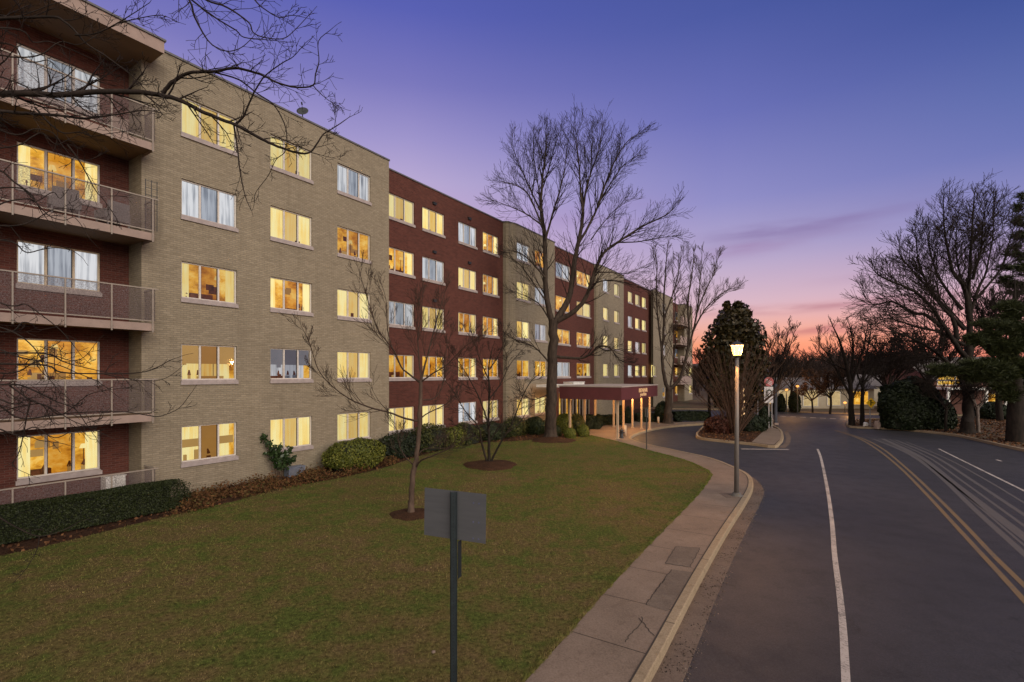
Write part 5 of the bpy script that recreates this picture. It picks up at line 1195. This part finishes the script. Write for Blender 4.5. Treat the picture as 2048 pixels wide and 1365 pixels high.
# big-leaved evergreen behind the street lamp
def clump_tree(name, c, parts, n, size, mat, label, seed=0, cat='tree', trunk=None, jit=.9, core=.62):
    e = empty(name, c, 0, label=label, cat=cat); r = np.random.default_rng(seed); tot = sum(p[3] * p[4] * p[5] for p in parts) ** 1; VV = []; FF = []; base = 0; m = MB()
    for (x, y, z, a, b_, h) in parts:
        k = int(n * (a * h) / sum(p[3] * p[5] for p in parts)); d = rand_dirs(k); rad = r.uniform(.35, 1.08, size=(k, 1)) ** .45; rad = rad + blob_noise(d, abs(seed + int(x * 10)), .10)[:, None]
        pos = d * rad * np.array([a, b_, h]) + np.array([x, y, z]); V, F = leaves_np(pos, d, size, jit); VV.append(V); FF.append(F + base); base += len(V)
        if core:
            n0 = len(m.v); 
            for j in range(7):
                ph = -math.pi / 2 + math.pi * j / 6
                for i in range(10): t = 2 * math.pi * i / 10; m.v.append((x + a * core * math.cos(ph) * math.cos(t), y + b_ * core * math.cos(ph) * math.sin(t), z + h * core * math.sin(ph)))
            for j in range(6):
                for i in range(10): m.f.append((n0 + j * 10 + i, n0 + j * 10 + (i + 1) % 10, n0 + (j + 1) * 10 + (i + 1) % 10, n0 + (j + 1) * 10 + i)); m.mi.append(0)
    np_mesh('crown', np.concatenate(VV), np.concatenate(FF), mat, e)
    if core: m.build('dark_crown_core', M_CORE, e)  # dark solids added to stop light passing through the crown
    if trunk: tubes_obj('trunk', [([(0, 0, -.1), (0, 0, trunk[1] * .5), (.1, 0, trunk[1])], [trunk[0], trunk[0] * .85, trunk[0] * .4], 10)], M_BARKD, e)
    return e
c = G(1468, 838); kk = c.y / FPX
def pk(x, y): return ((x - 1468) * kk, CAMH - (y - HY) * kk)
parts = []
for (x, y, a, h) in ((1466, 660, 46, 44), (1484, 632, 20, 22), (1455, 640, 22, 24), (1436, 690, 40, 46), (1496, 690, 40, 46), (1466, 735, 62, 52), (1470, 780, 66, 46), (1424, 735, 32, 40), (1512, 735, 32, 40), (1475, 615, 12, 12), (1500, 655, 16, 18), (1446, 615, 9, 12)):
    X_, Z_ = pk(x, y); parts.append((X_ * .86, random.uniform(-.6, .6), Z_, a * kk * .84, a * kk * .8, h * kk))
clump_tree('magnolia_tree', c, parts, 14000, .24, M_GLOSS if False else leaf_mat('lamp_warm_magnolia_leaves', (.014, .012, .004), (.036, .028, .010), (.09, .06, .025), .35), 'dense broad evergreen tree with pointed top directly behind the lit street lamp', seed=2, trunk=(.25, 4), core=.48)  # street lamp's glow put into the leaf colour as a warm tint

# pines at the right edge
def pine(px, base, label, pads, trunk_r, top, seed, n=9000):
    b = G(px, base); k = b.y / FPX; e = empty('pine_tree', b, 0, label=label, cat='tree'); H = CAMH - (top - HY) * k
    lines = [([(0, 0, -.1), (.05, 0, H * .3), (-.05, 0, H * .6), (0, 0, H)], [trunk_r, trunk_r * .8, trunk_r * .35, .03], 12)]; r = np.random.default_rng(seed); VV = []; FF = []; base_ = 0
    sub = []
    for (x, y, w, h) in pads:
        for _ in range(5): sub.append((x + r.uniform(-.75, .75) * w, y + r.uniform(-1.1, 1.1) * h, w * r.uniform(.35, .7), h * r.uniform(.35, .8)))
    pads = sub
    for (x, y, w, h) in pads:
        X = (x - px) * k; Zz = CAMH - (y - HY) * k; W = w * k; Hh = h * k; yy = r.uniform(-W * .3, W * .3)
        lines.append(([(0, 0, Zz - .5), (X * .5, yy * .5, Zz - .15), (X, yy, Zz)], [trunk_r * .14, trunk_r * .10, .02], 5))
        m = int(n * W * Hh / sum(p[2] * p[3] * k * k for p in pads) / 14)
        cen = rand_dirs(m) * (r.uniform(0, 1, size=(m, 1)) ** .4) * np.array([W, W * .7, Hh]) + np.array([X, yy, Zz])
        for _ in range(14):
            d = rand_dirs(m) * np.array([1, 1, .6]) + np.array([0, 0, .35]); d /= np.linalg.norm(d, axis=1, keepdims=True); L = .34; sd = np.cross(d, rand_dirs(m)); sd /= np.linalg.norm(sd, axis=1, keepdims=True); wd = sd * .02
            V = np.stack([cen - wd, cen + wd, cen + d * L + wd * .3, cen + d * L - wd * .3], axis=1).reshape(-1, 3); VV.append(V); FF.append(np.arange(len(V)).reshape(-1, 4) + base_); base_ += len(V)
        # side twigs
        for q in range(5):
            j = r.integers(0, m); lines.append(([(X * .6, yy * .6, Zz - .1), tuple((cen[j] + np.array([X, yy, Zz])) / 2), tuple(cen[j])], [.04, .025, .012], 3))
    np_mesh('crown', np.concatenate(VV), np.concatenate(FF), M_NEEDLE, e)
    tubes_obj('trunk', [(l[0] if len(l[0]) != 3 else l[0], l[1], l[2]) for l in lines], M_BARKD, e); return e
pads = [(1900, 738, 34, 9), (1935, 745, 40, 11), (1980, 742, 40, 13), (2025, 745, 40, 16), (1960, 730, 30, 8), (2060, 735, 50, 16), (1990, 700, 26, 8), (2030, 690, 40, 14), (1970, 675, 30, 9), (2005, 655, 40, 12), (2050, 650, 40, 16), (2020, 620, 26, 10),  (2035, 790, 26, 10), (2000, 775, 20, 6)]
pine(2030, 884, 'dark pine with flat layered foliage and a thick trunk at the right edge', pads, .45, 560, 5, 90000)
pads2 = [(2030, 545, 34, 12), (2060, 520, 36, 16), (2022, 500, 22, 9), (2045, 470, 22, 12), (2035, 440, 16, 10), (2042, 405, 12, 12), (2065, 570, 40, 16), (2030, 580, 30, 10)]
pine(2050, 862, 'tall sparse pine rising behind the thick trunked pine at the right edge', pads2, .12, 395, 6, 11000)
pads3 = [(1690, 640, 16, 0), ]
# distant wood
T = Tree(131, rmin=.03, up=.1, k=4, spread=(18, 44), wig=.15); q = random.Random(17)
for i in range(300):
    az = q.uniform(.10, .62) ; Zd = q.uniform(78, 125); X = Zd * (q.uniform(.20, 1.25)); h = q.uniform(6.0, 8.8) * (1.0 + .25 * math.sin(X * .13)) ; b = Vector((X, Zd, 0))
    f = b + Vector((q.uniform(-.3, .3), 0, h * .3)); T.crown.append(([b, b.lerp(f, .5), f], [.16, .14, .12], 4))
    for j in range(7):
        a = q.uniform(0, 6.28); T.grow(f - Vector((0, 0, q.uniform(0, h * .2))), Vector((math.cos(a) * .75, math.sin(a) * .4, 1)), h * .5, .07, 2)
dwl = [([tuple(p) for p in l[0]], l[1], 3) for l in T.crown]
tag(tubes_obj('distant_wood', dwl, bark('distant_twigs', (.03, .020, .018), (.06, .040, .034))), 'brown mass of bare distant trees along the horizon under the sunset', 'wood', kind='stuff')
# far low ridge
mb = MB(); n = 60
for i in range(n):
    a0, a1 = -80 + i * 8, -80 + (i + 1) * 8; h0_, h1_ = [6.0 + 1.0 * math.sin(a * .045) + .8 * math.sin(a * .11 + 1) for a in (a0, a1)]
    mb.quad((a0, 128, -1), (a1, 128, -1), (a1, 150, h1_), (a0, 150, h0_)); mb.quad((a0, 150, h0_), (a1, 150, h1_), (a1, 200, h1_ * .8), (a0, 200, h0_ * .8))
tag(mb.build('hills', simple('hill_wood', (.035, .024, .02), .95, .4, .3)), kind='structure')

# ---- mulch rings
def ring(px, py, w, label):
    b = G(px, py); kk = b.y / FPX; r_ = w * kk / 2; m = MB(); k = 40; q = random.Random(px)
    ph = [q.uniform(0, 6) for _ in range(3)]
    for (f, z) in ((1.0, -.02), (.92, .05), (.7, .10), (.3, .15), (.001, .16)):
        for i in range(k):
            t = 2 * math.pi * i / k; rr_ = r_ * f * (1 + .06 * math.sin(3 * t + ph[0]) + .04 * math.sin(7 * t + ph[1])); m.v.append((rr_ * math.cos(t), rr_ * math.sin(t), z * min(1, r_)))
    for j in range(4):
        for i in range(k): m.f.append((j * k + i, j * k + (i + 1) % k, (j + 1) * k + (i + 1) % k, (j + 1) * k + i)); m.mi.append(0)
    o = m.build('mulch_ring', M_MULCH, None, True); o.location = b; tag(o, label, 'mulch', kind='stuff')
ring(822, 1029, 84, 'ring of dark bark mulch around the foot of the young tree'); ring(981, 931, 108, 'oval of dark bark mulch under the low spreading tree'); ring(1106, 881, 88, 'mound of reddish mulch around the big forked trunk')

# ---- litter, ground cover, grass
def inpoly(X, Y, poly):
    c = np.zeros(len(X), bool); n = len(poly); j = n - 1
    for i in range(n):
        xi, yi = poly[i]; xj, yj = poly[j]; t = ((yi > Y) != (yj > Y)) & (X < (xj - xi) * (Y - yi) / (yj - yi + 1e-12) + xi); c ^= t; j = i
    return c
def scatter(poly, n, x0, x1, y0, y1):
    X = rng.uniform(x0, x1, n); Y = rng.uniform(y0, y1, n); k = inpoly(X, Y, poly); return X[k], Y[k]
VV = []; FF = []; base = 0
for (n, y0, y1, x0, x1, h, w) in ((150000, 3.5, 9, -11, 4, .040, .006), (170000, 9, 15, -16, 8, .045, .009), (150000, 15, 26, -14, 11, .05, .014), (70000, 26, 36, -8, 14, .05, .02)):
    X, Y = scatter(lawn_poly, n, x0, x1, y0, y1); k = (np.abs(X) < Y * 1.1 + 1); X, Y = X[k], Y[k]
    pat = .5 + .5 * np.sin(X * 1.7 + np.sin(Y * 1.3) * 2) * np.sin(Y * 1.1 + X * .6); tuft = np.sin(X * 23 + 3 * np.sin(Y * 9)) * np.sin(Y * 19 + 3 * np.sin(X * 11)); k = rng.random(len(X)) < (.55 + .45 * pat) * (.62 + .38 * tuft); X, Y = X[k], Y[k]; m = len(X)
    hh = h * rng.uniform(.35, 1.0, m); az = rng.uniform(0, 6.28, m); ln = rng.normal(size=(m, 2)) * .6
    p = np.stack([X, Y, np.full(m, -.006)], 1); a = np.stack([np.cos(az) * w / 2, np.sin(az) * w / 2, np.zeros(m)], 1); t = p + np.stack([ln[:, 0] * hh, ln[:, 1] * hh, hh], 1)
    V = np.stack([p - a, p + a, t], 1).reshape(-1, 3); VV.append(V); FF.append(np.arange(len(V)).reshape(-1, 3) + base); base += len(V)
E_ = wls[20:]; n_e = 26000; ii = rng.integers(0, len(E_) - 1, n_e); fr_ = rng.random(n_e)
X = np.array([E_[i].x * (1 - f) + E_[i + 1].x * f for i, f in zip(ii, fr_)]) - np.abs(rng.normal(size=n_e)) * .05 + .02 * np.sin(ii * 1.7); Y = np.array([E_[i].y * (1 - f) + E_[i + 1].y * f for i, f in zip(ii, fr_)]) + rng.normal(size=n_e) * .02
az = rng.uniform(0, 6.28, n_e); hh = rng.uniform(.02, .06, n_e); a = np.stack([np.cos(az) * .004, np.sin(az) * .004, np.zeros(n_e)], 1); p = np.stack([X, Y, np.full(n_e, -.004)], 1)
t = p + np.stack([rng.uniform(-.2, 1.0, n_e) * hh, rng.normal(size=n_e) * .4 * hh, hh], 1); V = np.stack([p - a, p + a, t], 1).reshape(-1, 3); VV.append(V); FF.append(np.arange(len(V)).reshape(-1, 3) + base); base += len(V)
s = NT('grass_blades'); g = s.n('ShaderNodeNewGeometry'); o = s.obj(); a = s.noise(o, .45, 4, .6); b_ = s.noise(o, 2.3, 4, .6)
c_ = s.noise(o, 9, 3, .6); f = s.math('ADD', s.math('ADD', s.math('MULTIPLY', a, .34), s.math('MULTIPLY', c_, .30)), s.math('ADD', s.math('MULTIPLY', b_, .32), s.math('MULTIPLY', g.outputs['Random Per Island'], .06)))
tf = s.noise(o, 11, 4, .75); sy = s.n('ShaderNodeSeparateXYZ'); s.put(sy, 0, o); f = s.math('ADD', f, s.math('MULTIPLY_ADD', sy.outputs[1], .0045, -.052))
gm = s.math('ADD', s.math('MULTIPLY', g.outputs['Random Per Island'], .18), s.math('MULTIPLY_ADD', tf, 4.2, -1.2)); gm = s.math('MAXIMUM', gm, .3); gc = s.n('ShaderNodeCombineXYZ')
for i in range(3): s.put(gc, i, gm)
s.bsdf(s.mix(1.0, s.ramp(f, [(.40, (.19, .13, .062)), (.46, (.17, .132, .048)), (.51, (.14, .130, .036)), (.56, (.10, .118, .025)), (.64, (.075, .112, .018))]), gc.outputs[0], 'MULTIPLY'), .8, spec=.15)
tag(np_mesh('grass', np.concatenate(VV), np.concatenate(FF), s.m), 'short winter grass, green with tan patches, covering the lawn', 'grass', kind='stuff')
# leaves on the bed
strip = [(p.x, p.y) for p in bed] + [(q.x, q.y) for q in (BW(22, -.2), BW(0, -.1), BW(-10.3, -.1), BW(-13, -.3))]
def litter(name, poly, n, bb, size, zmax, mat, label, clumps=None):
    X, Y = scatter(poly, n, *bb)
    if clumps: c = np.sin(X * 2.1 + 1) * np.sin(Y * 1.7 + X) ; k = c > clumps; X, Y = X[k], Y[k]
    pos = np.stack([X, Y, np.abs(rng.normal(size=len(X))) * zmax], 1); V, F = leaves_np(pos, np.tile([0, 0, 1.], (len(X), 1)), size, .8, 1.3); return tag(np_mesh(name, V, F, mat), label, 'leaves', kind='stuff')
litter('fallen_leaves', strip, 26000, (-14, 8, 9, 36), .07, .02, M_LITTER, 'russet fallen leaves lying along the wall and bed edge')
gc = [(p.x, p.y) for p in (G(330, 1036), G(420, 1018), G(520, 990), G(620, 968), G(700, 952), G(790, 930))] + [(q.x, q.y) for q in (BW(BU(800, -.3), -.3), BW(BU(640, -.3), -.3), BW(BU(500, -.25), -.25), BW(BU(390, -.3), -.3))]
litter('ground_cover', gc, 60000, (-12, -3, 12, 23), .06, .13, M_DRY, 'low tangle of dry brown and green ground cover under the beige wall', -.45)
litter('island_litter', [(p.x, p.y) for p in (G(1400, 876), G(1500, 888), G(1503, 884), G(1536, 852), G(1538, 842), G(1450, 842), G(1412, 853))], 7000, (10, 24, 26, 44), .09, .05, M_LITTER, 'dry leaves over the island bed')
litter('verge_litter', verge, 16000, (22, 45, 24, 44), .11, .02, M_LITTER, 'brown leaves scattered on the far verge')
gp_ = [(p.x, p.y) for p in t1[6:n_end - 2]] + [(p.x, p.y) for p in t2[6:n_end - 2]][::-1]
X, Y = scatter(gp_, 60000, 0, 9, 3, 18); k = (np.sin(X * 5 + np.sin(Y * 7)) * np.sin(Y * 6.3 + X * 2) + .35 * rng.normal(size=len(X))) > .25; X, Y = X[k], Y[k]
V, F = leaves_np(np.stack([X, Y, np.full(len(X), RZ + .008)], 1), np.tile([0, 0, 1.], (len(X), 1)), .022, .35, 1.3)
tag(np_mesh('gutter_grit', V, F, leaf_mat('dark_grit', (.012, .009, .007), (.035, .025, .018), (.08, .06, .045), .9)), 'dark grit and leaf crumbs lying in the gutter along the kerb', 'grit', kind='stuff')
L_ = t2[4:n_end - 1]; X = []; Y = []
for i in range(1500):
    p = L_[int(rng.integers(0, len(L_)))]; X.append(p.x + rng.normal() * .022 + rng.uniform(-.1, .1) * .5); Y.append(p.y + rng.uniform(-.18, .18))
V, F = leaves_np(np.stack([np.array(X), np.array(Y), np.full(len(X), RZ + .010)], 1), np.tile([0, 0, 1.], (len(X), 1)), .020, .5, 1.1)
tag(np_mesh('gravel', V, F, leaf_mat('pale_gravel', (.06, .045, .035), (.14, .11, .085), (.30, .25, .20), .9)), 'pale gravel crumbs along the broken edge of the asphalt', 'gravel', kind='stuff')
# a pale stone or two in the grass
for (x, y, lab) in ((867, 1305, 'pale pebble in the grass left of the sign post'),):
    b = G(x, y); m = MB(); m.lathe([(.02, -.02), (.032, .010), (.02, .022), (0, .026)], k=9); o = m.build('pebble', M_WALK, None, True); o.location = b; tag(o, lab, 'stone')

# ================================================================== FAR HOUSES
M_SIDING = simple('pale_siding', (.42, .36, .27), .8, .2, .8); M_SHING = simple('roof_shingle', (.10, .085, .08), .9, .25, 2)
def house(name, x, Y, w, dp, h, rh, rz, wall, label, lit_win, porch=False, gable_lit=False):
    e = empty(name, (x, Y, 0), rz, label=label, cat='house'); m = MB(); m.box(-w / 2, w / 2, 0, dp, 0, h)
    m.quad((-w / 2, 0, h), (-w / 2, dp, h), (-w / 2, dp / 2, h + rh), (-w / 2, dp / 2, h + rh)); m.quad((w / 2, 0, h), (w / 2, dp, h), (w / 2, dp / 2, h + rh), (w / 2, dp / 2, h + rh)); m.build('wall', wall, e)
    m = MB(); o_ = .35
    m.quad((-w / 2 - o_, -o_, h - .1), (w / 2 + o_, -o_, h - .1), (w / 2 + o_, dp / 2, h + rh + .08), (-w / 2 - o_, dp / 2, h + rh + .08)); m.quad((-w / 2 - o_, dp + o_, h - .1), (w / 2 + o_, dp + o_, h - .1), (w / 2 + o_, dp / 2, h + rh + .08), (-w / 2 - o_, dp / 2, h + rh + .08)); m.build('roof', M_SHING, e)
    for (a, z, ww, hh, mt) in lit_win:
        m = MB(); m.box(a - ww / 2 - .06, a + ww / 2 + .06, -.06, -.003, z - .06, z + hh + .06); f = m.build('window', M_WHITE, e); m = MB(); m.quad((a - ww / 2, -.064, z), (a + ww / 2, -.064, z), (a + ww / 2, -.064, z + hh), (a - ww / 2, -.064, z + hh)); m.build('pane', mt, f)
    if porch:
        m = MB(); m.box(-w / 2, w / 2 * .4, -2.4, -.003, 2.5, 2.7); m.build('porch_roof', M_WHITE, e)
        for i in range(4): px_ = -w / 2 + .15 + i * w * .7 / 3.4; m = MB(); m.box(px_ - .1, px_ + .1, -2.3, -2.1, 0, 2.498); m.build('porch_column', M_WHITE, e)
    return e
M_AMB = LIT['room']
s = NT('lit_house_window'); e_ = s.n('ShaderNodeEmission'); s.put(e_, 0, s.mix(s.noise(s.obj(), 3.5, 4, .7), (.35, .22, .09), (.95, .72, .36))); s.put(e_, 1, .75); s.t.links.new(e_.outputs[0], s.out.inputs[0]); M_HOUSE = s.m
house('house', 36.5, 57.5, 11, 8, 2.4, 1.1, R(-4), M_SIDING, 'pale low house with bright cream windows across the street', [(-4.2, .3, 1.9, 1.8, M_HOUSE), (-1.6, .3, 1.6, 1.8, M_HOUSE), (1.0, .4, 1.4, 1.6, M_HOUSE), (3.9, .5, 1.8, 1.5, M_AMB)])
house('house', 29.5, 60, 5, 6, 2.5, 1.0, R(0), simple('tan_wall', (.30, .20, .11), .8, .2, .8), 'small tan house glowing orange at the corner behind the signs', [(-1.3, .5, .9, 2.0, M_AMB), (.9, 1.0, 1.6, 1.4, M_AMB)])
house('house', 46.5, 49.5, 8, 8, 3.4, 2.4, R(-8), simple('house_brick', (.14, .06, .045), .85, .3, 1), 'brick house with a porch and a lit upper gable behind the trees on the right', [(1.6, .6, 1.0, 1.5, M_AMB), (-2.6, 2.95, 1.5, 1.1, M_AMB), (-.9, 2.95, 1.6, 1.3, M_AMB)], porch=True)
house('house', 47.0, 62, 10, 8, 2.6, 1.3, R(-6), M_SIDING, 'pale grey house half hidden behind the dark trees at the bend', [(-3, .8, 1.3, 1.4, M_AMB), (2, .8, 1.3, 1.4, M_AMB)])
# street lights across the road
def far_lamp(x, y, base, label, e=60):
    Z = 50; p = P(x, y, Z); o = empty('street_light', (p.x, p.y, 0), 0, label=label, cat='street lamp'); m = MB(); m.cyl((0, 0, 0), (0, 0, p.z - .1), .05, k=8); m.build('pole', M_DARK, o)
    m = MB(); m.lathe([(0, p.z - .12), (.14, p.z - .05), (.15, p.z + .05), (0, p.z + .14)], k=10); m.build('lamp_globe', emissive('orange_globe', (1, .42, .10), 1.9), o)
    L = bpy.data.lights.new('globe_bulb', 'POINT'); L.energy = e; L.color = (1, .48, .14); L.shadow_soft_size = .2; q = bpy.data.objects.new('globe_bulb', L); COL.objects.link(q); q.parent = o; q.location = (0, -.4, p.z)
far_lamp(1573, 780, 823, 'orange globe lamp glowing at the corner opposite', 160); far_lamp(1595, 773, 823, 'small bright lamp above the pale house, right of the orange globe', 60); far_lamp(1690, 806, 830, 'orange lamp low beside the dark trunk at the bend', 110)
b = G(1846, 857); o = empty('garden_light', b, 0, label='tiny white ground light at the foot of the dark thicket', cat='light'); m = MB(); m.cyl((0, 0, 0), (0, 0, .10), .03); m.build('stake', M_DARK, o); m = MB(); m.lathe([(0, .10), (.08, .12), (.08, .20), (0, .24)], k=10); m.build('lamp_globe', emissive('white_globe', (1, .8, .5), 3), o)
